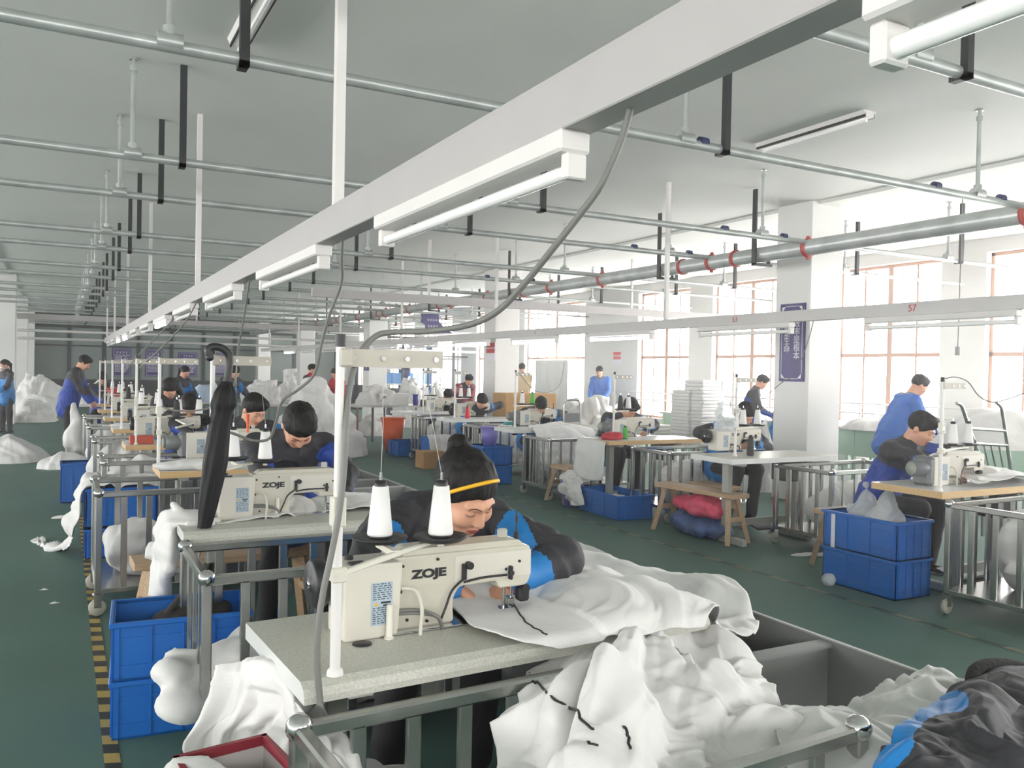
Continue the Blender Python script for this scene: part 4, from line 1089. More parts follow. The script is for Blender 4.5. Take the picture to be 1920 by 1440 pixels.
# people standing farther back on the left
person('woman in bright blue and charcoal jacket standing before the purple notices', (0, 0, 0), R_(35), .015, stand=True, lean=8, head=(28, 5), headat=A(347, 697, 1, 16.5), hands=[(.2, -.4, .98), (-.15, -.42, .98)], style='sky', hair='pony', sex='f')
person('standing woman with loose long hair sorting white cloth, bright blue sleeves', (0, 0, 0), R_(25), .015, stand=True, lean=14, head=(42, 10), headat=A(441, 697, 1, 15.6), hands=[(.3, -.5, .9), (-.2, -.5, .9)], style='sky', hair='long', sex='f')
person('man in royal blue jacket holding a white sack on the left aisle', (0, 0, 0), R_(78), .011, stand=True, lean=12, bend=4, head=(36, 4), headat=A(158, 680, 1, 15.4), hands=[(.1, -.42, .82), (-.12, -.40, .8)], style='royal', scale=1.02, hold=.8)
person('woman with a ponytail and face mask standing at the left edge by the white column', (0, 0, 0), R_(-55), .014, stand=True, lean=2, head=(12, -5), headat=A(8, 684, 1, 20.5), hands=[(.12, -.3, .98), (-.12, -.3, .95)], style='sky', hair='pony', sex='f', mask=True)
person('man in a red and dark blue jacket looking right, behind the big white heap', (0, 0, 0), R_(42), .015, stand=True, lean=4, head=(8, 25), headat=A(586, 692, 1, 18.3), hands=[(.2, -.4, .95), (-.25, -.25, .9)], style='red')
person('person in a red hooded jacket with brown fur collar turned away to the left', (0, 0, 0), R_(-60), .015, stand=True, lean=12, head=(25, 0), headat=A(628, 700, 1, 17.4), hands=[(.2, -.42, .95), (-.15, -.42, .95)], style='red2', hair='pony', sex='f')
# crates of the left aisle
g = 'blue crates of the left aisle'
crate('lower blue crate of the pair beside the nearest trolleys on the left aisle', (.46, 3.83, 0), R_(-4), .52, .36, .235, group=g)
crate('upper open blue crate with a black bag, beside the second trolley', (.46, 3.83, .236), R_(-4), .52, .36, .235, group=g)
q = at(190, 945, 2, .0)
crate('blue crate under the white cloth by the third trolley', (.42, 7.35, .24), 0, .5, .36, .3, group=g); crate('blue crate at floor level under the third trolley cloth', (.42, 7.35, 0), 0, .5, .36, .23, group=g)
crate('blue crate by the sixth place on the left aisle', (.2, 10.35, 0), 0, .4, .36, .42, group=g)
# black bag in the upper crate
bag('shoulder_bag', 'black bag with a wide strap lying in the upper blue crate', 'bag', (.48, 3.8, .36), [((0, 0, .05), (.15, .1, .06)), ((.09, .02, .08), (.1, .08, .05))], .012, mat('black_bag_cloth', '#191512', .7), .01, 12, 5)
o = bpy.data.objects['shoulder_bag']; m = MB(); m.tube(smooth_path([(-.12, -.04, .06), (-.02, .03, .15), (.06, .1, .2), (.1, .12, .26)], 6), .022, 8, flat=.3); m.tube(smooth_path([(.0, -.04, .1), (.08, .05, .17), (.12, .12, .26)], 6), .02, 8, flat=.3); m.build('bag_strap', mat('black_bag_cloth', '#191512'), o)
heap('white_cloth', 'crumpled white cloth filling the upper blue crate under the black bag', 'cloth', (.44, 3.83, .255), (.23, .15, .16), 4, FABRICG, amp=.02, fr=9, nr=18, nt=50, p=4)
# umbrella on the second stand
u = thing('umbrella', 'black closed umbrella hung by its crook on the second thread stand', 'umbrella', (0, 0, 0))
def ub(px, py): return A(px, py, 1, 3.93)
m = MB(); m.tube(smooth_path([ub(393, 668), ub(391, 655), ub(402, 650), ub(420, 655), ub(430, 670), ub(428, 700), ub(424, 720)], 6), .017, 12); m.ball(ub(393, 670), .018); m.build('crook_handle', BLACK, u)
m = MB(); cl = [ub(424, 715), ub(422, 735), ub(419, 760), ub(413, 790), ub(408, 830), ub(402, 880), ub(393, 930), ub(386, 975), ub(378, 1013)]
P = smooth_path(cl, 5); rr = np.interp(np.linspace(0, 1, len(P)), [0, .06, .12, .24, .3, .42, .6, .8, 1], [.018, .03, .044, .055, .044, .043, .05, .04, .018]); n = 30; vs = []
for k, c in enumerate(P):
    for j in range(n):
        t = 2 * PI * j / n; r = rr[k] * (1 + .22 * abs(math.sin(t * 4 + k * .12)) - .12); vs.append((c[0] + r * math.cos(t), c[1] + r * math.sin(t), c[2]))
m.add(vs, [(i * n + j, i * n + (j + 1) % n, (i + 1) * n + (j + 1) % n, (i + 1) * n + j) for i in range(len(P) - 1) for j in range(n)], 0, True)
for q_ in ((383, 792, 402, 772), (420, 800, 440, 778)):
    a, b = ub(q_[0], q_[1]), ub(q_[2], q_[3]); m.add([a, b, ub(412, 830), ub(404, 800)], [(0, 1, 2, 3)])
m.build('folded_canopy', mat('umbrella_cloth', '#0b0b0d', .6, spec=.3, bump=.3, bscale=25, stretch=(3, 3, .4)), u)
MB().tube([ub(378, 1010), ub(373, 1045)], .005, 8).build('ferrule', CHROME, u)
# grey bins along the row
for i, (y0, L, dv, lb) in enumerate(((1.2, 1.72, (1.05,), 'nearest'), (2.94, 1.9, (.95,), 'second'), (4.86, 1.9, (.95,), 'third'), (6.78, 1.8, (.6, 1.2), 'fourth'))):
    grey_bin('%s grey board bin right of the left sewing row%s' % (lb, ', open and empty' if i == 0 else ''), (1.8, y0, 0), L, .8, .5, dv)
# wooden stools
_a = at(247, 1052, 2, .46); bench('wooden bench under the second sewing table, seen through the trolley bars', (_a.x + .5, _a.y + .05, 0), R_(2), 1.0, .24, .46)
# ================================================================= right sewing row
RG = 'sewing workers of the right row'
STN = [  # front edge Y, table left X, name, kind, cone colours
    (3.46, 5.0, 'nearest', 'motor', 'ww'), (5.5, 5.1, 'second', 'ZOJE', 'ww'), (7.42, 5.15, 'third', 'motor', 'kw'), (9.2, 4.95, 'fourth', 'motor', 'wg'), (11.35, 5.05, 'fifth', '', 'ww'), (13.4, 5.05, 'sixth', '', 'ww')]
posts = [at(1762, 920, 2, ZT), at(1378, 855, 2, ZT), at(1150, 822, 2, ZT), at(965, 800, 2, ZT), at(852, 783, 2, ZT), at(793, 775, 2, ZT)]
mach = [at(1752, 912, 2, ZT), at(1345, 846, 2, ZT), at(1152, 820, 2, ZT), at(975, 798, 2, ZT), at(858, 780, 2, ZT), at(800, 771, 2, ZT)]
cones = [[(1786, 835), (1815, 828)], [(1393, 798), (1420, 798)], [(1163, 768), (1178, 768)], [(979, 758), (998, 758)], [(864, 745), (879, 745)], [(800, 742), (812, 742)]]
for i, (Y, X, nm, kind, cc) in enumerate(STN):
    p = posts[i]; q = mach[i]; zc = 1.03
    station(i, (X, Y), 0, (q.x, q.y + .085), 0, (p.x, p.y), [A(*cones[i][0], 1, p.y + .16), A(*cones[i][1], 1, p.y + .16)], kind, nm, 'right', TERRAZZO if i == 1 else TOPWHITE, WOODEDGE if i in (0, 2) else TOPWHITE, False, cc, arm=.24, L=1.3, H=.74, leg=.2 if i in (1, 2) else .55)
for lb, x, y, Wd, H in (('nearest', 5.05, 2.83, .6, .70), ('second', 5.7, 4.95, .62, .7), ('third', 5.42, 6.74, .62, .7), ('fourth', 5.06, 8.5, .62, .7), ('fifth', 5.25, 10.7, .6, .7), ('sixth', 5.25, 12.8, .6, .7)):
    trolley('stainless cage trolley in front of the %s table of the right row' % lb, (x, y, 0), R_(2 if lb == 'nearest' else 0), 1.15, Wd, H, group='stainless trolleys of the right row')
def RH(i, a=.62, b=.28): q = mach[i]; return [(q.x + a, q.y + .235, .83), (q.x + b, q.y + .235, .83)]
person('man with short black hair leaning over the nearest machine of the right row', (0, 0, 0), R_(8), .009, .41, lean=24, bend=12, head=(32, 6), headat=A(1728, 803, 1, 4.25),
       hands=[(*A(1835, 868, 1, 3.95),), (5.62, 3.75, .86)], style='royal', group=RG, scale=1.02)
person('worker hidden behind the cones of the second machine of the right row', (0, 0, 0), 0, .012, .46, lean=26, bend=12, head=(45, -8), headat=(at(1397, 776, 1, 6.4).x, 6.4, at(1397, 776, 1, 6.4).z), hands=RH(1), style='sky', group=RG)
person('worker with dark hair bowed behind the third machine of the right row', (0, 0, 0), 0, .012, .46, lean=28, bend=14, head=(52, 0), headat=A(1181, 765, 1, 8.1), hands=RH(2), style='sky', group=RG)
person('worker with bowed head and bright blue cuff at the fourth machine, right row', (0, 0, 0), R_(-6), .012, .44, lean=34, bend=20, head=(60, -14), headat=A(1014, 760, 1, 9.95), hands=RH(3), style='sky', group=RG)
person('worker with short black hair at the fifth machine of the right row, blue sleeves', (0, 0, 0), 0, .013, .46, lean=28, bend=14, head=(52, 0), headat=A(903, 752, 1, 12.1), hands=RH(4), style='sky', group=RG)
person('worker with dark hair at the sixth machine of the right row', (0, 0, 0), 0, .014, .46, lean=28, bend=14, head=(48, 0), headat=A(840, 742, 1, 14.1), hands=RH(5), style='royal', group=RG)
person('worker in black and bright blue jacket half hidden behind the near column', (0, 0, 0), R_(10), .013, .46, lean=20, bend=6, head=(35, 0), headat=(8.66, 8.15), hands=[(8.8, 7.75, .85), (8.5, 7.75, .85)], style='sky')
# standing people on the window side
person('man in a plain mid-blue jacket bending over the long cutting table by the windows', (0, 0, 0), R_(62), .012, stand=True, lean=20, bend=12, head=(34, 0), headat=A(1724, 722, 1, 6.3), hands=[(.18, -.52, .95), (-.16, -.5, .95)], style='blue')
person('standing man in grey-blue jacket working at the table left of the near column', (0, 0, 0), R_(50), .012, stand=True, lean=12, bend=6, head=(36, 0), headat=A(1429, 716, 1, 9.8), hands=[(.14, -.4, 1.0), (-.14, -.4, 1.0)], style='royal')
person('man in a maroon jacket leaning on the table behind the fifth machine, looking down', (0, 0, 0), R_(5), .013, stand=True, lean=26, bend=14, head=(38, -5), headat=A(879, 712, 1, 15.0), hands=[(6.95, 14.7, .86), (6.45, 14.7, .86)], style='maroon')
person('person in a tan top seen from behind at the bright window', (0, 0, 0), R_(160), .015, stand=True, lean=4, head=(10, 0), headat=A(979, 690, 1, 18.5), hands=[(.2, -.35, .95), (-.2, -.35, .95)], style='tan')
person('man in a bright blue jacket standing far off by the window pier', (0, 0, 0), R_(-50), .015, stand=True, lean=6, head=(30, 0), headat=A(1124, 696, 1, 16.6), hands=[(.18, -.3, .95), (-.18, -.3, .95)], style='blue')
# crates, buckets and bench along the right aisle
g = 'blue crates of the right aisle'
cx, cy = 5.16, 4.08
crate('lower blue crate of the pair at the near right, beside the trolley', (cx, cy, 0), R_(0), .36, .62, .265, group=g)
c = crate('upper blue crate with white strip at the near right, full of plastic bags', (cx, cy, .266), R_(0), .36, .62, .265, group=g)
MB().bx(-.1876, -.186, .2, .235, .0, .255).build('white_strip', SIGNW, c)
for k, (dx, dy, s) in enumerate(((-.02, -.1, 1), (.03, .12, .9))):
    bag('plastic_bag', ('front clear plastic bag' if k == 0 else 'back clear plastic bag') + ' in the upper blue crate at the near right', 'bag', (cx + dx, cy + dy, .42), [((0, 0, .08), (.13, .13, .1)), ((.01, 0, .19), (.06, .05, .08)), ((.02, .01, .25), (.025, .02, .06))], .012, FILM, .02, 12, 5 + k, 'plastic bags in the near right crate')
a = at(1148, 970, 2, 0)
crate('open blue crate on the floor in front of the third trolley, holding white scraps', (5.24, 7.42, 0), R_(-2), .42, .78, .25, group=g)
heap('white_cloth', 'white scraps lying in the open blue crate on the right aisle', 'cloth', (5.24, 7.42, .05), (.17, .33, .15), 8, FABRIC, amp=.025, fr=9, nr=16, nt=50, p=4)
for zz, lb in ((0, 'lower'), (.255, 'upper')): crate('%s blue crate of the stack under the lilac bucket' % lb, (5.1, 10.15, zz), 0, .42, .5, .25, group=g)
q = at(908, 845, 2, .5)
bucket('lilac bucket standing on the stacked blue crates', (5.08, 10.12, .507), .085, .125, .25, PURPLEP)
bucket('lilac bin on the floor left of the open blue crate', (5.1, 8.05, 0), .1, .14, .3, PURPLEP)
crate('blue crate with plastic scraps below the orange bin', (5.35, 13.9, 0), 0, .5, .55, .26, group=g)
bucket('orange bin behind the blue crate at the middle of the aisle', (5.35, 14.6, 0), .15, .22, .62, ORANGEP)
crate('blue crate half covered with white cloth on the right aisle', (5.3, 12.4, .18), 0, .42, .4, .26, group=g)
m = MB(); m.box((0, 0, .13), (.34, .34, .26), bev=.003); tagp(m.build('cardboard_box', CARD, None, (5.0, 12.0, 0)), 'small cardboard box in front of the half covered blue crate', 'box')
sheet('white_cloth', 'white cloth hung over the half covered blue crate', 'cloth', [[(5.05, 12.1, .2), (5.25, 12.1, .18), (5.45, 12.15, .2)], [(5.04, 12.17, .44), (5.25, 12.16, .45), (5.48, 12.18, .44)], [(5.05, 12.4, .46), (5.25, 12.4, .47), (5.48, 12.4, .46)]], 30, 30, FABRIC, lambda u, v, P: .03 * (folds(P * 7, 3) - .5))
bench('pale wooden bench on the right aisle, pink and blue bundles stored under it', (5.27, 6.1, 0), R_(97), .98, .22, .45)
bag('clothes_bundle', 'pink clothes in a clear plastic bag under the wooden bench', 'bundle', (5.3, 6.1, .2), [((0, -.1, .08), (.16, .22, .09)), ((0, .15, .07), (.15, .18, .08))], .014, PINK, .022, 9, 21)
bag('clothes_bundle', 'blue clothes in a clear plastic bag on the floor under the wooden bench', 'bundle', (5.3, 6.08, 0), [((0, -.12, .1), (.17, .22, .11)), ((0, .17, .1), (.17, .2, .11))], .014, mat('film_blue_cloth', '#50679c', .35, var=.2, vscale=6), .022, 9, 22)
bench('second wooden stool under the second table of the right row', (5.75, 6.45, 0), R_(90), .5, .26, .42)
bench('wooden stool beside the third trolley of the right row', (5.2, 8.35, 0), R_(95), .42, .26, .42)
bench('wooden stool under the man at the nearest right machine', (5.55, 4.65, 0), R_(0), .5, .26, .46)
q = at(1590, 1098, 2, 0)
bag('plastic_cup', 'crumpled clear plastic cup lying on the right aisle', 'cup', tuple(at(1553, 1098, 2, 0)), [((0, 0, .04), (.05, .05, .045))], .008, FILM, .008, 20, 9)
# ================================================================= white cloth
CG = 'white cloth heaps'
def on(px, py, z): return tuple(at(px, py, 2, z))
# sheet spread from the nearest machine over table and bins
def C(*rows): return [[tuple(at(a, b, 1, c)) for a, b, c in r] for r in rows]
def creased(amp, fr, seed, warp=.6): return lambda u, v, P: amp * .8 * crease(P * fr * .8, seed, warp, 2) + amp * .5 * fbm(P * fr * .5, seed + 5, 2)
xs = np.linspace(0, 1, 8); ctrl = []
for vy, (xa, xb, y) in enumerate(((1.16, 1.66, 1.885), (1.05, 1.72, 1.925), (1.0, 1.86, 2.05), (1.02, 2.0, 2.2), (1.05, 2.3, 2.34), (1.2, 2.5, 2.55), (1.62, 2.62, 2.85), (1.75, 2.6, 3.3), (1.85, 2.55, 3.8), (1.9, 2.5, 4.3))):
    row = []
    for k in range(8):
        x = xa + (xb - xa) * k / 7; z = .797 + .012 * math.sin(k * 1.9 + vy) if x < 1.72 else .80 - .27 * min(1, (x - 1.72) / .5) ** 1.1
        if y < 2.6: z += .055 * math.exp(-((x - 1.52) / .2) ** 2) * min(1, max(0, (y - 1.9) / .2)) * max(0, min(1, (2.38 - y) / .15))
        if vy == 0: z = .77
        if y > 2.7: z = .56 + .05 * math.sin(k * 1.3 + vy * 2)
        row.append((x, y, z if vy == 0 else max(z, .795 if x < 1.68 and y < 2.46 else .5)))
    ctrl.append(row)
big, BV = sheet('white_cloth', 'white cloth sheet being sewn, spread over the nearest table and spilling onto the grey bins', 'cloth', ctrl, 130, 120, FABRIC, lambda u, v, P: np.where(((P[..., 0] < 1.3) & (P[..., 1] < 2.45)), .006, .022) * (crease(P * 4, 3, .6, 3) + .1) + .012 * fbm(P * 4, 4, 2), group=CG)
# the great heap hanging off the nearest table into the trolley
rows = [
    [(988, 1262, 1.95), (1030, 1232, 1.97), (1085, 1206, 2.0), (1140, 1180, 2.03), (1192, 1153, 2.05), (1250, 1168, 2.05), (1310, 1186, 2.04), (1345, 1181, 1.93), (1385, 1203, 1.86), (1420, 1246, 1.82)],
    [(980, 1290, 1.87), (1020, 1275, 1.84), (1070, 1255, 1.80), (1130, 1225, 1.84), (1185, 1200, 1.84), (1240, 1215, 1.82), (1300, 1228, 1.82), (1350, 1222, 1.78), (1400, 1240, 1.74), (1432, 1272, 1.74)],
    [(968, 1330, 1.80), (1010, 1325, 1.72), (1060, 1310, 1.66), (1120, 1285, 1.66), (1180, 1265, 1.66), (1240, 1275, 1.68), (1300, 1285, 1.68), (1360, 1275, 1.64), (1410, 1282, 1.62), (1440, 1306, 1.64)],
    [(950, 1375, 1.72), (995, 1375, 1.62), (1050, 1365, 1.54), (1110, 1345, 1.52), (1180, 1325, 1.52), (1250, 1335, 1.55), (1320, 1345, 1.56), (1380, 1340, 1.56), (1430, 1345, 1.56), (1462, 1350, 1.62)],
    [(930, 1415, 1.66), (975, 1420, 1.54), (1035, 1420, 1.45), (1100, 1405, 1.42), (1180, 1390, 1.40), (1260, 1395, 1.43), (1340, 1405, 1.44), (1410, 1400, 1.44), (1465, 1395, 1.46), (1500, 1398, 1.52)],
    [(908, 1460, 1.60), (955, 1470, 1.48), (1020, 1475, 1.37), (1090, 1470, 1.32), (1180, 1465, 1.30), (1270, 1470, 1.32), (1360, 1475, 1.33), (1440, 1465, 1.33), (1495, 1455, 1.36), (1530, 1450, 1.42)],
    [(890, 1520, 1.56), (940, 1540, 1.44), (1010, 1560, 1.33), (1090, 1570, 1.28), (1180, 1570, 1.26), (1270, 1570, 1.27), (1360, 1570, 1.28), (1450, 1560, 1.28), (1510, 1540, 1.30), (1555, 1520, 1.36)]]
def heroD(u, v, P):
    a = np.arctan2(v + .10, (u - .45) * 1.4); r = np.sqrt((u - .45) ** 2 * 2 + (v + .08) ** 2); right = np.clip((u - .42) * 3.2, 0, 1)
    q = np.stack([a * 2.3, r * .9, np.zeros_like(a)], -1)
    ray = crease(q + 3.1, 7, .35, 2)
    big_ = crease(P * 3.6, 9, .8, 2); fine = crease(P * 8.5, 19, .7, 2)
    return (.050 * ray * np.clip(r * 1.8, .1, 1) * (1 - .5 * right) + (.022 + .055 * right) * big_ + (.004 + .020 * right) * fine + .02 * fbm(P * 5, 21, 2)) * np.clip(v * 6 + .2, .2, 1)
hero, HV = sheet('white_cloth', 'large crumpled white cloth with black piping heaped from the nearest table into the near trolley', 'cloth', C(*rows), 190, 150, FABRIC, heroD, group=CG)
def piping(V, path, parent, r=.0036, lift=.003):
    px, dep = project(V); pts = []
    for (a, b) in smooth_path([(x, y, 0) for x, y in path], 7) and [(p.x, p.y) for p in smooth_path([(x, y, 0) for x, y in path], 7)]:
        d = np.hypot(px[:, 0] - a, px[:, 1] - b); c = np.where(d < 9)[0]
        if not len(c): continue
        j = c[np.argmin(dep[c] + d[c] * .01)]; p = V[j]; e = V3(0, 0, 1.5) - p; pts.append(tuple(p + e / np.linalg.norm(e) * lift))
    if len(pts) > 1: MB().tube(smooth_path(pts[::2] + [pts[-1]], 3), r, 6).build('black_piping', BLACK, parent)
piping(HV, [(990, 1262), (1012, 1285), (1045, 1315), (1083, 1333), (1090, 1350), (1112, 1368)], hero)
piping(HV, [(1102, 1392), (1108, 1396), (1120, 1397)], hero); piping(HV, [(1170, 1362), (1177, 1380), (1178, 1392), (1184, 1405)], hero)
piping(BV, [(961, 1124), (975, 1150), (988, 1168), (1005, 1178), (1024, 1190)], big)
# cloth behind the heap over the near bin and under the jacket
rows = [[(1425, 1318, 1.62), (1500, 1322, 1.58), (1580, 1310, 1.60), (1640, 1285, 1.66), (1700, 1258, 1.74), (1770, 1256, 1.70), (1822, 1285, 1.60)],
        [(1440, 1345, 1.52), (1510, 1350, 1.48), (1580, 1335, 1.50), (1650, 1310, 1.52), (1720, 1290, 1.56), (1790, 1290, 1.52), (1850, 1310, 1.45)],
        [(1460, 1390, 1.42), (1530, 1390, 1.38), (1600, 1375, 1.38), (1670, 1350, 1.4), (1740, 1335, 1.4), (1810, 1335, 1.36), (1880, 1350, 1.3)],
        [(1480, 1450, 1.32), (1560, 1450, 1.28), (1640, 1440, 1.26), (1710, 1420, 1.26), (1780, 1410, 1.24), (1850, 1410, 1.2), (1930, 1420, 1.16)],
        [(1500, 1540, 1.2), (1590, 1540, 1.16), (1680, 1530, 1.14), (1760, 1510, 1.12), (1840, 1500, 1.1), (1920, 1500, 1.06), (2000, 1500, 1.02)]]
sheet('white_cloth', 'greyish white cloth spread over the near grey bin behind the trolley rail', 'cloth', C(*rows), 110, 80, FABRICG, lambda u, v, P: .035 * crease(P * (3.4, 6, 5), 14, .7, 3) + .012 * fbm(P * 6, 15, 2), group=CG)
# dark jacket lying at the lower right
rows = [[(1800, 1300, 1.50), (1822, 1265, 1.52), (1850, 1240, 1.55), (1900, 1243, 1.55), (1960, 1255, 1.52), (2040, 1280, 1.5)],
        [(1775, 1320, 1.38), (1810, 1300, 1.36), (1850, 1285, 1.36), (1900, 1283, 1.36), (1970, 1290, 1.34), (2060, 1310, 1.3)],
        [(1715, 1330, 1.26), (1770, 1328, 1.22), (1830, 1318, 1.2), (1900, 1315, 1.19), (1980, 1320, 1.18), (2080, 1340, 1.15)],
        [(1680, 1370, 1.16), (1740, 1375, 1.11), (1810, 1370, 1.08), (1890, 1365, 1.06), (1990, 1370, 1.05), (2100, 1390, 1.02)],
        [(1640, 1430, 1.08), (1710, 1435, 1.02), (1790, 1435, .98), (1890, 1430, .96), (2000, 1430, .94), (2120, 1450, .92)],
        [(1590, 1540, 1.0), (1690, 1550, .94), (1790, 1550, .9), (1900, 1550, .87), (2020, 1550, .85), (2150, 1550, .84)]]
jk, JV = sheet('jacket', 'charcoal jacket with a bright blue stripe lying over the cloth at the lower right corner', 'jacket', C(*rows), 190, 190, [CHAR, SKYB], lambda u, v, P: .030 * crease(P * 3.8, 31, .7, 3) + .01 * fbm(P * 8, 33, 2), thick=.01)
px, _ = project(JV); nf = len(jk.data.polygons); fc = grid_faces(190, 190); cp = px[fc].mean(1)
st = smooth_path([(1800, 1318, 0), (1740, 1330, 0), (1700, 1365, 0), (1690, 1400, 0), (1655, 1440, 0), (1600, 1500, 0)], 8); d = np.min([np.hypot(cp[:, 0] - p.x, cp[:, 1] - p.y) for p in st], axis=0)
jk.data.polygons.foreach_set('material_index', ((d < 20)).astype(np.int32))
m = MB(); m.tube(smooth_path([at(1822, 1290, 1, 1.42), at(1830, 1258, 1, 1.45), at(1860, 1247, 1, 1.46), at(1910, 1252, 1, 1.46), at(1960, 1270, 1, 1.44)], 6), .02, 10); m.build('collar', mat('fleece_black', '#151514', .95, bump=.6, bscale=60), jk)
# heaps at the lower left, under the nearest table
rows = [[(402, 1262, 2.35), (430, 1240, 2.3), (470, 1232, 2.25), (505, 1236, 2.2), (535, 1262, 2.12), (560, 1290, 2.05), (600, 1318, 1.98)],
        [(392, 1300, 2.33), (432, 1285, 2.26), (475, 1275, 2.2), (512, 1285, 2.1), (550, 1310, 1.97), (590, 1340, 1.93), (640, 1368, 1.9)],
        [(378, 1345, 2.32), (425, 1335, 2.26), (475, 1330, 2.2), (520, 1340, 2.08), (570, 1365, 1.88), (615, 1390, 1.86), (665, 1410, 1.85)],
        [(352, 1388, 2.34), (395, 1385, 2.3), (450, 1372, 2.28), (520, 1385, 2.14), (590, 1412, 1.86), (640, 1435, 1.82), (690, 1450, 1.8)],
        [(350, 1420, 2.34), (395, 1430, 2.32), (450, 1430, 2.3), (530, 1440, 2.12), (600, 1470, 1.8), (660, 1490, 1.76), (710, 1500, 1.75)],
        [(345, 1470, 2.34), (400, 1480, 2.32), (460, 1490, 2.3), (540, 1520, 2.1), (620, 1550, 1.68), (680, 1560, 1.68), (730, 1570, 1.7)]]
sheet('white_cloth', 'white cloth draped from under the nearest table over the maroon-edged carton at the lower left', 'cloth', C(*rows), 110, 100, FABRIC, lambda u, v, P: .04 * crease(np.stack([u * 4.6 + v * .8, v * 1.3, 0 * u], -1), 41, .4, 2) + .016 * crease(P * 6, 42, .6, 2) + .014 * fbm(P * 6, 43, 2), group=CG)
c0, c1 = at(326, 1420, 2, .60), at(497, 1378, 2, .60); ang = math.atan2(c1.y - c0.y, c1.x - c0.x); L_ = (c1 - c0).length; W_ = .26; H_ = .6
t = thing('carton', 'white carton with maroon edging at the lower left, half covered by white cloth', 'carton', (c0.x, c0.y, 0), ang)
mw = mat('carton_white', '#b9b4b2', .7); e = .005
MB().bx(0, L_, -W_, 0, 0, .01).bx(0, L_, -e, 0, .01, H_).bx(0, L_, -W_, -W_ + e, .01, H_).bx(0, e, -W_, 0, .01, H_).bx(L_ - e, L_, -W_, 0, .01, H_).build('carton_body', mw, t)
mm = mat('maroon_edging', '#7a1f2c', .5)
MB().bx(-.003, L_ + .003, -.01, .003, H_ - .02, H_ + .003).bx(-.003, L_ + .003, -W_ - .003, -W_ + .01, H_ - .02, H_ + .003).bx(-.003, .01, -W_, 0, H_ - .02, H_ + .003).bx(L_ - .01, L_ + .003, -W_, 0, H_ - .02, H_ + .003).build('edging', mm, t)
cm = (c0 + c1) / 2; bag('white_cloth', 'pale cloth stuffed in the maroon-edged carton at the lower left', 'cloth', (cm.x + .03, cm.y - .13, .30), [((0, 0, .12), (.15, .1, .13)), ((-.08, .06, .2), (.1, .1, .1))], .012, FABRICG, .02, 9, 55, CG)
bag('white_cloth', 'white cloth bundle inside the second trolley with corners poking out through its left bars', 'cloth', (.8, 3.3, .16), [((-.05, .1, .12), (.36, .24, .16)), ((-.42, .05, .2), (.09, .1, .05)), ((-.4, -.06, .12), (.1, .09, .06)), ((.2, .1, .1), (.3, .22, .12))], .016, FABRIC, .03, 6, 51, CG)
bag('white_cloth', 'white cloth heap pushed under the nearest table by the trolley', 'cloth', (.75, 2.3, .0), [((0, 0, .15), (.3, .25, .2)), ((-.15, .25, .12), (.2, .2, .15))], .018, FABRIC, .03, 6, 52, CG)
# cloth on the second place
rows = [[(.62, 4.0, .79), (.9, 4.05, .79), (1.15, 4.1, .79), (1.4, 4.1, .79), (1.75, 4.1, .70), (1.95, 4.05, .56)], [(.95, 4.14, .795), (1.05, 4.17, .80), (1.2, 4.2, .80), (1.45, 4.25, .80), (1.8, 4.25, .7), (2.1, 4.2, .58)],
        [(1.0, 4.3, .80), (1.1, 4.32, .83), (1.25, 4.34, .82), (1.5, 4.36, .81), (1.85, 4.4, .68), (2.2, 4.4, .58)], [(1.02, 4.42, .79), (1.15, 4.44, .8), (1.3, 4.45, .8), (1.5, 4.5, .8), (1.9, 4.6, .66), (2.3, 4.7, .56)], [(1.7, 4.9, .6), (1.8, 4.9, .6), (1.9, 5.0, .58), (2.0, 5.1, .58), (2.2, 5.2, .57), (2.4, 5.3, .55)]]
sheet('white_cloth', 'white cloth under the needle of the second machine, trailing right onto the bins', 'cloth', [r for r in rows], 100, 80, FABRIC, creased(.02, 7, 61), group=CG)
bag('white_cloth', 'white cloth hanging over the left end of the second table', 'cloth', (.44, 4.2, .42), [((0, 0, .25), (.06, .2, .15)), ((.08, -.1, .36), (.14, .12, .03)), ((-.03, .1, .05), (.05, .13, .2))], .014, FABRIC, .025, 8, 62, CG)
bag('white_cloth', 'white cloth lying low in the third trolley beside the hazard tape', 'cloth', (.6, 5.95, .16), [((0, 0, .1), (.34, .24, .16)), ((-.2, -.1, .2), (.15, .14, .14))], .018, FABRIC, .03, 6, 63, CG)
sheet('white_cloth', 'white cloth thrown over the blue crate, trailing onto the left aisle floor', 'cloth',
      [[(.72, 7.2, .50), (.74, 7.35, .58), (.72, 7.5, .56)], [(.45, 7.15, .57), (.45, 7.35, .62), (.45, 7.55, .57)], [(.2, 7.14, .56), (.17, 7.35, .58), (.18, 7.55, .55)], [(.12, 7.12, .36), (.08, 7.35, .36), (.12, 7.52, .34)], [(.1, 7.2, .16), (.05, 7.4, .16), (.1, 7.5, .18)], [(.0, 7.5, .02), (-.05, 7.6, .02), (.02, 7.7, .02)], [(-.2, 8.0, .01), (-.22, 8.1, .015), (-.16, 8.2, .01)]],
      40, 100, FABRIC, creased(.05, 6, 64), group=CG)
bag('white_cloth', 'white cloth on the third table beside the machine', 'cloth', (.75, 6.2, .78), [((0, 0, .03), (.2, .1, .04)), ((.2, .02, .02), (.15, .08, .03))], .012, FABRIC, .015, 10, 65, CG)
for i, (x, y, s) in enumerate(((.75, 7.9, 1.), (.8, 9.8, 1.), (.8, 12.0, 1.))):
    bag('white_cloth', 'white cloth filling the trolley of the %s place in the left row' % ('fourth', 'fifth', 'sixth')[i], 'cloth', (x, y - .15, .16), [((-.1, 0, .25), (.42, .25, .3)), ((.2, .05, .3), (.3, .22, .22))], .022, FABRIC, .04, 5, 70 + i, CG)
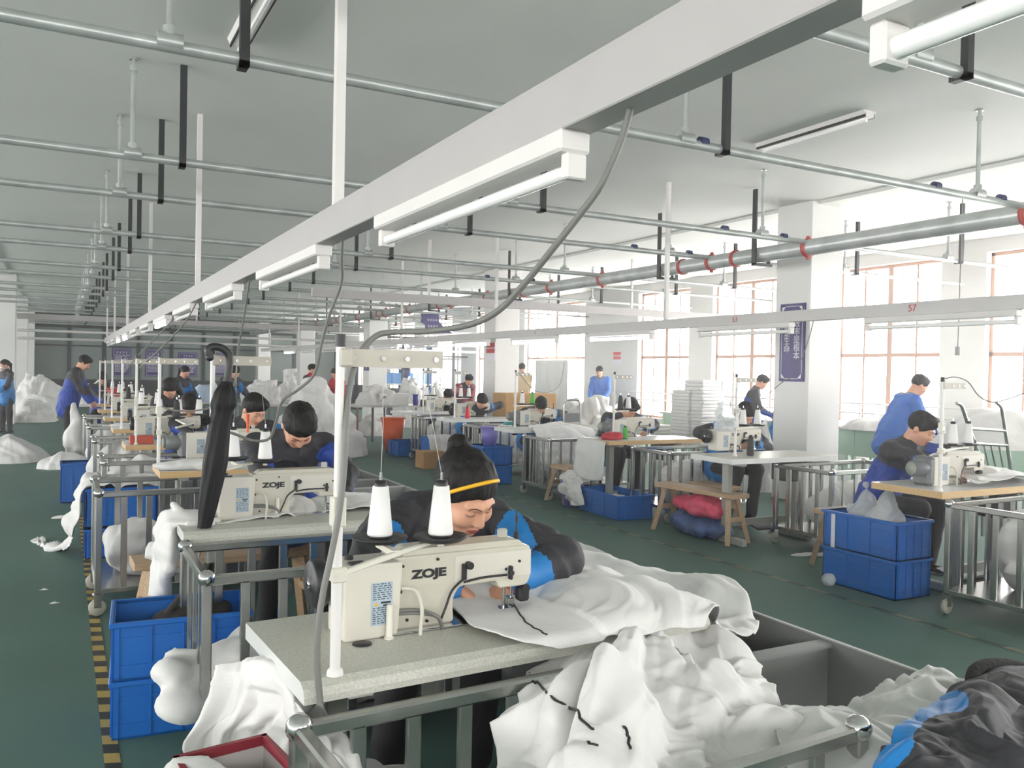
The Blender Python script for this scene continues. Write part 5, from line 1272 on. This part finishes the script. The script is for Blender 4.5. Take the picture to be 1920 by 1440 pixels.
# right row
def rowcloth(label, X, Y, seed, toX=None, front=True):
    a = [[(X + .45, Y - .14, .5), (X + .7, Y - .16, .48), (X + .95, Y - .16, .5), (X + 1.25, Y - .14, .52)], [(X + .42, Y - .07, .72), (X + .7, Y - .09, .73), (X + .95, Y - .09, .73), (X + 1.3, Y - .07, .72)], [(X + .45, Y + .06, .80), (X + .7, Y + .05, .82), (X + 1., Y + .05, .82), (X + 1.35, Y + .05, .79)], [(X + .55, Y + .25, .80), (X + .75, Y + .25, .83), (X + 1., Y + .25, .84), (X + 1.4, Y + .25, .8)], [(X + .6, Y + .45, .80), (X + .8, Y + .5, .82), (X + 1., Y + .5, .84), (X + 1.4, Y + .5, .8)]]
    return sheet('white_cloth', label, 'cloth', a if front else a[2:], 80, 70, FABRIC, creased(.035, 5, seed), group=CG)
rowcloth('white cloth lying on the nearest table of the right row', 5.0, 3.46, 81, front=False)
rowcloth('white cloth draped over the front of the fourth table of the right row', 4.75, 9.1, 82)
for i, (x, y, zz, lb) in enumerate(((5.62, 3.15, .5, 'nearest'), (6.25, 5.25, .35, 'second'), (5.95, 7.05, .35, 'third'), (5.65, 9.05, .5, 'fourth'), (5.8, 11.0, .5, 'fifth'), (5.8, 13.1, .5, 'sixth'))):
    bag('white_cloth', 'white cloth stuffed into the %s trolley of the right row' % lb, 'cloth', (x, y, .16), [((0.05, 0, zz / 2), (.46, .23, zz / 2 + .06)), ((.25, .0, zz * .6), (.26, .2, zz * .42))], .02, FABRIC, .04, 5, 90 + i, CG)
sheet('white_cloth', 'thin white cloth hanging over the far corner of the second trolley of the right row', 'cloth', [[(6.35, 4.85, .74), (6.6, 4.83, .76), (6.9, 4.85, .74)], [(6.38, 4.86, .5), (6.65, 4.8, .5), (6.95, 4.84, .48)], [(6.42, 4.87, .25), (6.68, 4.78, .22), (6.95, 4.82, .2)]], 50, 50, FABRIC, creased(.07, 5, 97), group=CG)
sheet('paper_sheet', 'pale sheet hanging from the left end of the third table of the right row', 'sheet', [[(5.12, 7.45, .77), (5.12, 7.7, .78), (5.12, 8.0, .78)], [(5.08, 7.42, .5), (5.1, 7.7, .5), (5.08, 8.0, .5)], [(5.1, 7.45, .36), (5.06, 7.7, .34), (5.1, 8.02, .36)]], 20, 24, FABRICG, creased(.02, 6, 98))
sheet('white_cloth', 'white cloth draped over the lilac bin beside the open blue crate', 'cloth', [[(5.35, 8.2, .3), (5.3, 7.95, .34), (5.3, 7.8, .3)], [(5.1, 8.2, .32), (5.08, 8.0, .36), (5.1, 7.8, .3)], [(4.96, 8.1, .26), (4.92, 7.9, .26), (4.98, 7.7, .24)], [(4.95, 7.9, .05), (4.9, 7.75, .06), (4.98, 7.62, .08)]], 50, 50, FABRIC, creased(.06, 7, 99), group=CG)
for lb, p in (('white cloth scrap under the second trolley of the right row', (1505, 1040)), ('folded white scrap beside the second trolley wheel', (1546, 1040)), ('small white scrap on the left aisle floor', (115, 971)), ('tiny white scrap on the left aisle floor nearer the camera', (82, 1106)), ('tiny white thread scrap by the hazard tape', (102, 1131))):
    q = at(*p, 2, 0); s = .12 if 'trolley' in lb else (.09 if 'small' in lb else .03)
    heap('cloth_scrap', lb, 'scrap', (q.x, q.y, 0), (s, s * .5, .02), len(lb), FABRIC, nr=8, nt=24, amp=.01, fr=12)
# ================================================================= background goods, signs, window side
def heap_px(label, px, pybase, pytop, wpx, Y=None, zb=0., seed=1, m=FABRIC, dy=None, **kw):
    """heap standing on z=zb whose base centre is seen at (px,pybase)"""
    p = at(px, pybase, 2, zb) if Y is None else at(px, pybase, 1, Y); dep = (p - Vector((0, 0, 1.5))).dot(R3 @ Vector((0, 0, -1)))
    zt_ = at(px, pytop, 1, p.y).z; r = wpx / 2 * dep / 1580
    if zb > .5 and 'cutting' not in label and 'packing' not in label:
        t = thing('work_table', 'pale work table under the %s' % label[:60].split(' behind')[0].split(' left')[0].split(' between')[0], 'table', (p.x, p.y, 0), 0, 'work tables at the far end'); w = max(r, .45)
        MB().bx(-w, w, -.4, .4, zb - .04, zb - .001).build('table_top', TOPWHITE, t)
        for a in (-w + .05, w - .05):
            for b in (-.35, .35): MB().bx(a - .02, a + .02, b - .02, b + .02, 0, zb - .04).build('leg', STEEL, t)
    return heap('white_heap', label, 'heap', (p.x, p.y, zb), (r, r if dy is None else dy, zt_ - zb), seed, m, 'white goods heaped in the hall', **kw)
heap_px('tall white heap of bagged goods against the left white column', 78, 775, 690, 95, None, 0, 3, amp=.12, fr=3.6, q=1.0, p=1.8)
heap_px('white cloth on the left aisle floor at the left edge', 18, 862, 812, 150, None, 0, 5, amp=.06, fr=3, p=1.6, q=1.1)
heap_px('small white cloth on the aisle floor at the foot of the man with the sack', 120, 876, 846, 85, None, 0, 6, amp=.05, fr=4)
heap_px('white heap piled on the far tables of the left row', 182, 772, 716, 85, 18.6, .7, 7, amp=.12, fr=3.6, p=3)
heap_px('low white heap behind the sack man by the far tables', 60, 790, 745, 90, None, 0, 8, amp=.12, fr=3.6)
heap_px('great white heap in the middle of the hall behind the second machine', 592, 850, 724, 195, None, 0, 9, amp=.13, fr=3.4, p=1.8, q=.9, dy=1.0, nt=150, nr=60)
heap_px('white rounded bundle left of the man in red', 543, 770, 690, 38, 19.5, .75, 10, amp=.12, fr=3.6, p=3)
heap_px('white heap between the long-haired woman and the great heap', 490, 760, 703, 70, 17.5, .75, 11, amp=.12, fr=3.6, p=2.2)
heap_px('blue-tinged white bundle under the third purple notice', 385, 745, 715, 50, 17.5, .8, 12, mat('bluish_bundle', '#b7c8dc', .6, var=.2, vscale=4), amp=.05, fr=3)
heap_px('white heap on the packing table right of the nearest thread stand', 705, 775, 724, 88, 16.3, .781, 13, amp=.12, fr=3.6, p=3)
heap_px('white heap on the floor under the packing table', 705, 815, 770, 80, None, 0, 14, amp=.07, fr=3, p=3)
heap_px('white heap behind the sixth machine of the right row', 765, 800, 702, 62, None, 0, 15, amp=.12, fr=3.6, p=3.5)
heap_px('white heap farther back by the glass partition', 818, 770, 700, 45, 22.0, 0, 16, amp=.12, fr=3.6, p=2.5)
heap_px('large translucent white heap by the windows behind the fourth machine', 1100, 840, 727, 130, None, 0, 17, FABRICG, amp=.12, fr=3.6, p=2.4, dy=1.2)
heap_px('white heap sloping right of the large translucent heap', 1170, 830, 750, 90, None, 0, 18, FABRICG, amp=.12, fr=3.6, p=2.2)
heap_px('white cloth heap between the column and the standing man', 1420, 850, 775, 80, 8.3, 0, 19, amp=.08, fr=3, p=3)
heap_px('white cloth on the cutting table by the windows', 1860, 795, 765, 200, 5.4, .82, 20, amp=.04, fr=3, dy=.6)
heap_px('white cloth roll on the cutting table behind the man in mid-blue', 1650, 795, 772, 110, 7.6, .82, 21, amp=.03, fr=3, dy=.5)
heap_px('pale cloth heap on the floor right of the near column', 1618, 880, 832, 70, None, 0, 22, amp=.05, fr=3.5)
# sack held by the man on the left aisle
q = at(140, 800, 1, 15.1); bag('sack', 'white cloth sack hanging from the hands of the man on the left aisle', 'sack', (q.x, q.y, 0), [((0, 0, .28), (.17, .15, .26)), ((0, 0, .6), (.09, .08, .26)), ((0, 0, .84), (.05, .05, .06))], .022, FABRIC, .03, 5, 131)
# packing table with a white box
t = thing('packing_table', 'pale packing table on steel legs right of the nearest thread stand', 'table', (5.35, 15.9, 0))
MB().bx(-.3, 1.3, 0, .8, .74, .78).build('table_top', TOPWHITE, t)
for x in (-.25, .3, 1.25):
    for y in (.05, .75): MB().bx(x - .02, x + .02, y - .02, y + .02, 0, .74).build('leg', STEEL, t)
t = thing('electronic_box', 'white box with a display on the packing table', 'box', (5.55, 15.95, .78)); MB().bx(0, .62, 0, .3, 0, .24, bev=.01).build('housing', TOPWHITE, t); MB().bx(.06, .22, -.003, 0, .09, .18).build('display', BLACK, t); MB().bx(.08, .2, -.005, -.003, .11, .16).build('display_window', mat('amber_display', '#b6a860', .4), t)
bucket('purple cup on the packing table', (6.35, 16.05, .78), .05, .06, .22, mat('purple_plastic', '#3b3a9a', .4))
bucket('red bucket among the cones far along the left row', (.85, 16.85, .781), .1, .14, .28, mat('red_plastic', '#c01f22', .4))
# folded sheets in stacks by the second and third places
proto = None; lay = [(1293, 832, 16, 0), (1318, 834, 19, .35), (1222, 826, 5, .1)]
for si, (px, py, n, dy) in enumerate(lay):
    p = at(px, py, 2, .35); 
    for k in range(n):
        z = .35 + k * .0565; rnd = random.Random(si * 50 + k)
        lb = 'folded white sheet in the %s stack by the windows' % ('left', 'right', 'small')[si]
        if proto is None:
            P_ = MB(); P_.box((0, 0, .028), (.52, .4, .056), bev=.014); proto = P_.build('folded_sheet', FABRIC); o = proto; tagp(o, lb, 'sheet', 'folded sheets, left stack')
        else: o = proto.copy(); COL.objects.link(o); o['label'] = lb
        o['group'] = 'folded sheets, %s stack' % ('left', 'right', 'small')[si]
        o.location = (p.x + rnd.uniform(-.008, .008), p.y + rnd.uniform(-.008, .008), z); o.rotation_euler = (0, 0, .1 + rnd.uniform(-.05, .05))
    t = thing('low_table', 'low pale table under the %s stack of folded sheets' % ('left', 'right', 'small')[si], 'table', (p.x, p.y, 0)); MB().bx(-.29, .29, -.24, .24, .31, .349).build('table_top', TOPWHITE, t)
    for a in (-.26, .26):
        for b in (-.2, .2): MB().bx(a - .015, a + .015, b - .015, b + .015, 0, .31).build('leg', STEEL, t)
# clear bag hung on the second stand of the right row
pp = posts[1]
bag('plastic_bag', 'clear plastic bag of scraps hung on the stand of the second right machine', 'bag', (pp.x - .02, pp.y + .06, 1.0), [((-.02, 0, .12), (.12, .09, .13)), ((.02, 0, .27), (.085, .07, .16)), ((.045, 0, .42), (.05, .04, .11))], .014, FILM, .035, 14, 140)
# push cart handle and brown board behind the fourth place
t = thing('push_cart', 'push cart with a steel loop handle standing in front of the translucent heap', 'cart', (0, 0, 0))
def pc(px, py): return A(px, py, 1, 9.9)
MB().tube(smooth_path([pc(1057, 815), pc(1057, 765), pc(1060, 753), pc(1066, 750), pc(1080, 750), pc(1086, 753), pc(1088, 765), pc(1088, 815)], 5), .014, 8).build('handle', STEEL, t)
a = pc(1072, 780); b = pc(1086, 786); MB().box((a[0], a[1], a[2] - .02), ((b[0] - a[0]) * 2, .02, .12)).build('cart_board', MOTORG, t); MB().bx(a[0] - .14, a[0] + .14, a[1], a[1] + .7, .14, .18).build('deck', MOTORG, t)
for x in (-.11, .11):
    for y in (.08, .6): MB().lathe([(0, -.015), (.06, -.015), (.06, .015), (0, .015)], (a[0] + x, a[1] + y, .07), 16, axis='y').build('wheel', RUBBER, t)
p = at(1005, 790, 1, 13.0); m = MB(); m.bx(-.62, .42, 0, .5, 0, 1.12, bev=.01); tagp(m.build('cardboard_box', CARD, None, (p.x, p.y, 0)), 'big brown carton standing behind the fourth machine', 'box')
# steel tube frame behind the nearest right place
t = thing('tube_frame', 'tall steel tube cart frame behind the nearest right machine', 'frame', (0, 0, 0))
def tf(px, py, d=0): return A(px, py, 1, 4.95 + d)
MB().tube(smooth_path([tf(1794, 756), tf(1801, 759), tf(1806, 768), tf(1820, 810), tf(1846, 880)], 5), .017, 8).build('upright_tube', STEEL, t)
MB().tube(smooth_path([tf(1868, 755), tf(1876, 762), tf(1880, 775), tf(1888, 830), tf(1896, 885)], 5), .017, 8).build('upright_tube', STEEL, t)
MB().tube([tf(1822, 804), tf(1885, 808)], .015, 8).build('cross_tube', STEEL, t); MB().tube([tf(1830, 832), tf(1888, 835)], .015, 8).build('cross_tube', STEEL, t)
for x0, x1 in ((1845, 1855), (1858, 1868), (1873, 1882)): MB().tube([tf(x0, 834), tf(x1, 882)], .009, 6).build('bar', STEEL, t)
for a_ in ((1846, 880), (1896, 885)): p = tf(*a_); MB().tube([p, (p[0], p[1], .02)], .017, 8).build('leg', STEEL, t)
cable('thin cable drooping from the nearest right stand toward the right edge', [A(1766, 712, 1, 3.6), A(1790, 707, 1, 3.62), A(1815, 716, 1, 3.64), A(1835, 742, 1, 3.66), A(1860, 754, 1, 3.6), A(1890, 748, 1, 3.5), A(1925, 735, 1, 3.4)], .004)
cable('thin cable drooping behind the fourth place toward the windows', [A(972, 697, 1, 9.3), A(985, 715, 1, 9.5), A(1005, 733, 1, 9.8), A(1030, 735, 1, 10), A(1050, 720, 1, 10.2), A(1058, 680, 1, 10.4)], .005)
cable('thin cable hanging from the trunking across the column banner', [A(1526, 598, 1, 5.3), A(1515, 640, 1, 5.35), A(1490, 700, 1, 5.5), A(1465, 718, 1, 5.7), A(1430, 748, 1, 5.9)], .004)
# pendant socket
t = thing('pendant_socket', 'small pendant socket hanging on a cord in front of the windows', 'socket', (0, 0, 0)); a, b = at(1799, 588, 0, 9.), at(1796, 650, 0, 9.); MB().tube([(a.x, a.y, HC - .02), b], .006, 6).build('cord', GREYCABLE, t); MB().cyl(tuple(b), (b.x, b.y, b.z - .1), .03, n=12).build('socket_body', mat('socket_grey', '#8f9390', .5), t)
# cutting tables along the windows
for i, (ya, yb2) in enumerate(((2.0, 5.4), (5.6, 9.0), (9.3, 12.4))):
    t = thing('cutting_table', '%s long cutting table with pale green panels below the windows' % ('nearest', 'middle', 'farthest')[i], 'table', (9.7, ya, 0), 0, 'cutting tables by the windows'); L = yb2 - ya
    MB().bx(0, 1.5, 0, L, .78, .82, bev=.004).build('table_top', TOPWHITE, t)
    MB().bx(.05, .07, .05, L - .05, .42, .78).build('side_panel', GREENP, t)
    for k in range(5):
        for x in (.04, 1.42): MB().bx(x, x + .045, .05 + k * (L - .15) / 4, .1 + k * (L - .15) / 4, 0, .78).build('leg', GREENP, t)
    MB().bx(.045, .08, .05, L - .05, .2, .24).build('lower_rail', GREENP, t)
for i, z in enumerate((.92, 1.08)):
    m = MB(); m.cyl((11.85, 2, z), (11.85, 17.5, z), .014, n=8)
    if i == 0:
        for y in np.arange(2, 17.6, 1.55): m.cyl((11.85, y, 0), (11.85, y, 1.08), .014, n=8)
    tagp(m.build('window_rail', TRUNK), '%s white rail running along the windows' % ('lower' if i == 0 else 'upper'), 'rail', 'white rails along the windows')
# hanging sheets in the farthest bright window
p0, p1 = at(1000, 675, 0, 11.8), at(1062, 675, 0, 11.8)
sheet('window_sheet', 'white sheet hung across the lower half of the far window', 'sheet', [[(11.85, p0.y + (p1.y - p0.y) * k / 5, z) for k in range(6)] for z in (1.84, 1.3, .8, .4)], 60, 20, FABRIC, lambda u, v, P: .04 * crease(P * (1, 4, .6), 151, .3, 2))
# blue storage racks behind the partition
for k, (px, nm) in enumerate(((736, 'left'), (789, 'right'))):
    p = at(px, 700, 1, 28.0); t = thing('storage_rack', '%s white rack of blue bins behind the glass partition' % nm, 'rack', (p.x, p.y, 0), 0, 'storage racks behind the partition')
    for x in (-.42, .42): MB().bx(x - .02, x + .02, 0, .5, 0, 2.3).build('rack_post', mat('rack_blue', '#2a5aa8', .5), t)
    for j, z in enumerate((.35, .95, 1.5, 2.1)):
        MB().bx(-.44, .44, 0, .5, z, z + .05).build('shelf_board', WHITE, t)
    for j, z in enumerate((.35, .95, 1.5)):
        for i in range(2):
            b = thing('storage_bin', '%s blue bin on the %s shelf of the %s storage rack' % (('left', 'right')[i], ('bottom', 'middle', 'upper')[j], nm), 'bin', (p.x - .2 + i * .4, p.y + .2, z + .051), 0, 'blue bins in the racks')
            MB().bx(-.19, .19, -.16, .16, 0, .38, bev=.01).build('bin_body', mat('rack_bin_blue', '#4d8fd0', .45), b)
# writing too small to read: one small irregular mark per character
def marks(parent, n, s, c, face, name, vertical=False, m_=None):
    m = MB(); r = random.Random(n * 7 + int(s * 1000))
    for k in range(n):
        o = (k - (n - 1) / 2) * s * 1.3
        for a, b, w, h in ((0, .32, .8, .14), (0, -.02, .7, .13), (0, -.36, .85, .14), (r.uniform(-.25, .25), 0, .14, .85)):
            u = a * s + (0 if vertical else o); z = b * s - (o if vertical else 0)
            if face == 'y': m.box((c[0] + u, c[1], c[2] + z), (w * s, .004, h * s))
            else: m.box((c[0], c[1] - u, c[2] + z), (.004, w * s, h * s))
    return m.build(name, m_ or SIGNW, parent)
# purple notices on the far wall
rnd = random.Random(5)
def notice(label, x0, x1, z0, z1, y, title, group, lines=12):
    t = thing('notice_board', label, 'notice', ((x0 + x1) / 2, y, z0), 0, group); w = x1 - x0; h = z1 - z0
    MB().bx(-w / 2, w / 2, -.02, .0, 0, h).build('board', PURPLE, t)
    m = MB()
    for (a, b, c, d) in ((-w / 2 + .05, w / 2 - .05, .04, .05), (-w / 2 + .05, w / 2 - .05, h - .05, h - .04), (-w / 2 + .05, -w / 2 + .06, .04, h - .04), (w / 2 - .06, w / 2 - .05, .04, h - .04)): m.bx(a, b, -.024, -.02, c, d)
    m.build('border_line', SIGNW, t); m = MB()
    for k in range(lines):
        z = h * .74 - k * h * .052; x = -w * .36
        while x < w * .3:
            l = rnd.uniform(.06, .2) * w; m.bx(x, min(x + l, w * .38), -.024, -.02, z, z + h * .022); x += l + .03 * w
    m.build('printed_lines', SIGNW, t)
    if title: marks(t, title, h * .075, (0, -.022, h * .85), 'y', 'title')
for k, (pa, pb, ya, yb2) in enumerate(((211, 246, 652, 706), (273, 305, 655, 706), (335, 370, 660, 707), (398, 430, 662, 706))):
    a, b = at(pa, ya, 1, 39.9), at(pb, yb2, 1, 39.9)
    notice('%s purple notice with white Chinese text on the far wall' % ('first', 'second', 'third', 'fourth')[k] + (' from the left' if k else ' from the left'), a.x, b.x, b.z, a.z, 39.999, 4, 'purple notices on the far wall')
# banner on the near column: two columns of large characters
a, b = at(1464, 571, 0, 7.78), at(1509, 716, 0, 7.78)
t = thing('column_banner', 'tall purple banner with white Chinese slogan on the near column', 'banner', (7.8, 0, 0))
ya, yb2, z0, z1 = at(1462, 640, 0, 7.78).y, at(1508, 640, 0, 7.78).y, b.z, a.z; ya, yb2 = min(ya, yb2), max(ya, yb2)
MB().bx(-.02, -.002, ya, yb2, z0, z1).build('board', PURPLE, t)
m = MB()
for (c, d, e, f) in ((ya + .03, ya + .036, z0 + .03, z1 - .03), (yb2 - .036, yb2 - .03, z0 + .03, z1 - .03), (ya + .03, yb2 - .03, z0 + .03, z0 + .037), (ya + .03, yb2 - .03, z1 - .037, z1 - .03)): m.bx(-.024, -.02, c, d, e, f)
for cy_, sy in ((ya + .03, 1), (yb2 - .03, -1)):
    for cz, sz in ((z0 + .03, 1), (z1 - .03, -1)): m.prism([(cy_, cz), (cy_ + sy * .07, cz), (cy_, cz + sz * .07)], -.024, -.02, 'x')
m.build('border_line', SIGNW, t)
zc_ = (z0 + z1) / 2; h_ = z1 - z0; w_ = yb2 - ya
text('效\n率\n是\n根\n本', .105, SIGNW, t, (-.022, ya + w_ * .30, z0 + h_ * .53), (PI / 2, 0, -PI / 2), 'slogan', ext=.002, space=.92)
text('质\n量\n是\n生\n命', .105, SIGNW, t, (-.022, ya + w_ * .70, z0 + h_ * .62), (PI / 2, 0, -PI / 2), 'slogan', ext=.002, space=.92)
# other signs
a, b = at(683, 655, 0, 7.78), at(691, 695, 0, 7.78)
t = thing('column_banner', 'narrow purple banner with white characters on the third column', 'banner', (7.8, (a.y + b.y) / 2, b.z)); MB().bx(-.02, -.002, -abs(a.y - b.y) / 2, abs(a.y - b.y) / 2, 0, a.z - b.z).build('board', PURPLE, t)
marks(t, 4, .11, (-.022, 0, (a.z - b.z) / 2), 'x', 'slogan', True)
yh = 21.0; po = [(791, 589), (822, 588), (823, 603), (832, 614), (848, 625), (798, 626), (797, 609), (791, 605)]; W_ = [at(x, y, 1, yh) for x, y in po]
cxx = sum(p.x for p in W_) / 8; czz = sum(p.z for p in W_) / 8
t = thing('hanging_sign', 'purple hanging sign with a slanted cut edge and two lines of white text', 'sign', (cxx, yh, czz)); m = MB(); m.prism([(p.x - cxx, p.z - czz) for p in W_], -.015, .015, 'y'); m.build('board', PURPLE, t)
for px, py in ((810, 600), (811, 612)): p = at(px, py, 1, yh); marks(t, 4, .06, (p.x - cxx, -.017, p.z - czz), 'y', 'sign_text')
for p in W_[:2]: MB().cyl((p.x - cxx, 0, p.z - czz), (p.x - cxx, 0, 3.59 - czz), .008, n=6).build('hanger_rod', GREYCABLE, t)
for lb, X, (pa, ya_), (pb, yb_), txt in (('red and white notice on the second column', 7.78, (912, 643), (927, 676), '车间管理'), ('small red-striped notice on the pier between the windows', 11.98, (1150, 660), (1163, 684), '')):
    a, b = at(pa, ya_, 0, X), at(pb, yb_, 0, X); h_ = a.z - b.z; w_ = abs(a.y - b.y)
    t = thing('wall_notice', lb, 'notice', (X + .02, (a.y + b.y) / 2, b.z)); MB().bx(-.015, -.002, -w_ / 2, w_ / 2, 0, h_).build('board', SIGNW, t)
    MB().bx(-.018, -.015, -w_ / 2, w_ / 2, h_ * .74, h_).build('red_band', REDP, t); MB().bx(-.018, -.015, -w_ / 2, w_ / 2, h_ * .42, h_ * .66).build('red_band', REDP, t)
    if txt: marks(t, 4, w_ * .15, (-.017, 0, h_ * .7), 'x', 'notice_text', False, REDP)
# small things on tables
bag('red_pouch', 'red pouch lying on the third table of the right row', 'pouch', tuple(at(1146, 824, 2, .782)), [((0, 0, .03), (.12, .09, .05))], .012, REDC, .012, 10, 160)
m = MB(); m.bx(-.07, .07, -.05, .05, 0, .045, bev=.004); tagp(m.build('tray', mat('teal_plastic', '#1f8f8a', .4), None, tuple(at(955, 797, 2, .78))), 'small teal tray at the left end of the fourth right table', 'tray')
q = (.64, 8.32, .781); m = MB(); m.bx(-.1, .1, -.06, .06, 0, .075, bev=.004); tagp(m.build('tray', mat('terracotta_plastic', '#a8452f', .5), None, tuple(q)), 'terracotta tray on the fourth table of the left row', 'tray')
spool('green thread cone lying upright on the third right table', tuple(at(1172, 823, 2, .781)), 'g', h=.13)
spool('red thread cone standing on the fifth right table', tuple(at(876, 784, 2, .781)), 'r', h=.17)
spool('white thread cone standing on the fourth right table', tuple(at(978, 797, 2, .781)), 'w', h=.1)
spool('dark thread cone standing in front of the second right machine', tuple(at(1407, 854, 2, .781)), 'k', h=.17)
t = thing('hand_tools', 'orange-handled snips standing on the third machine of the left row', 'tool', (at(465, 806, 1, 6.5).x, 6.5, 1.003))
for dx, c in ((-.008, ORANGEP), (.008, WOODEDGE), (.0, REDP)): MB().tube([(dx * .6, dx, 0), (dx * 1.6, dx, .14)], .006, 6).build('tool_handle', c, t)
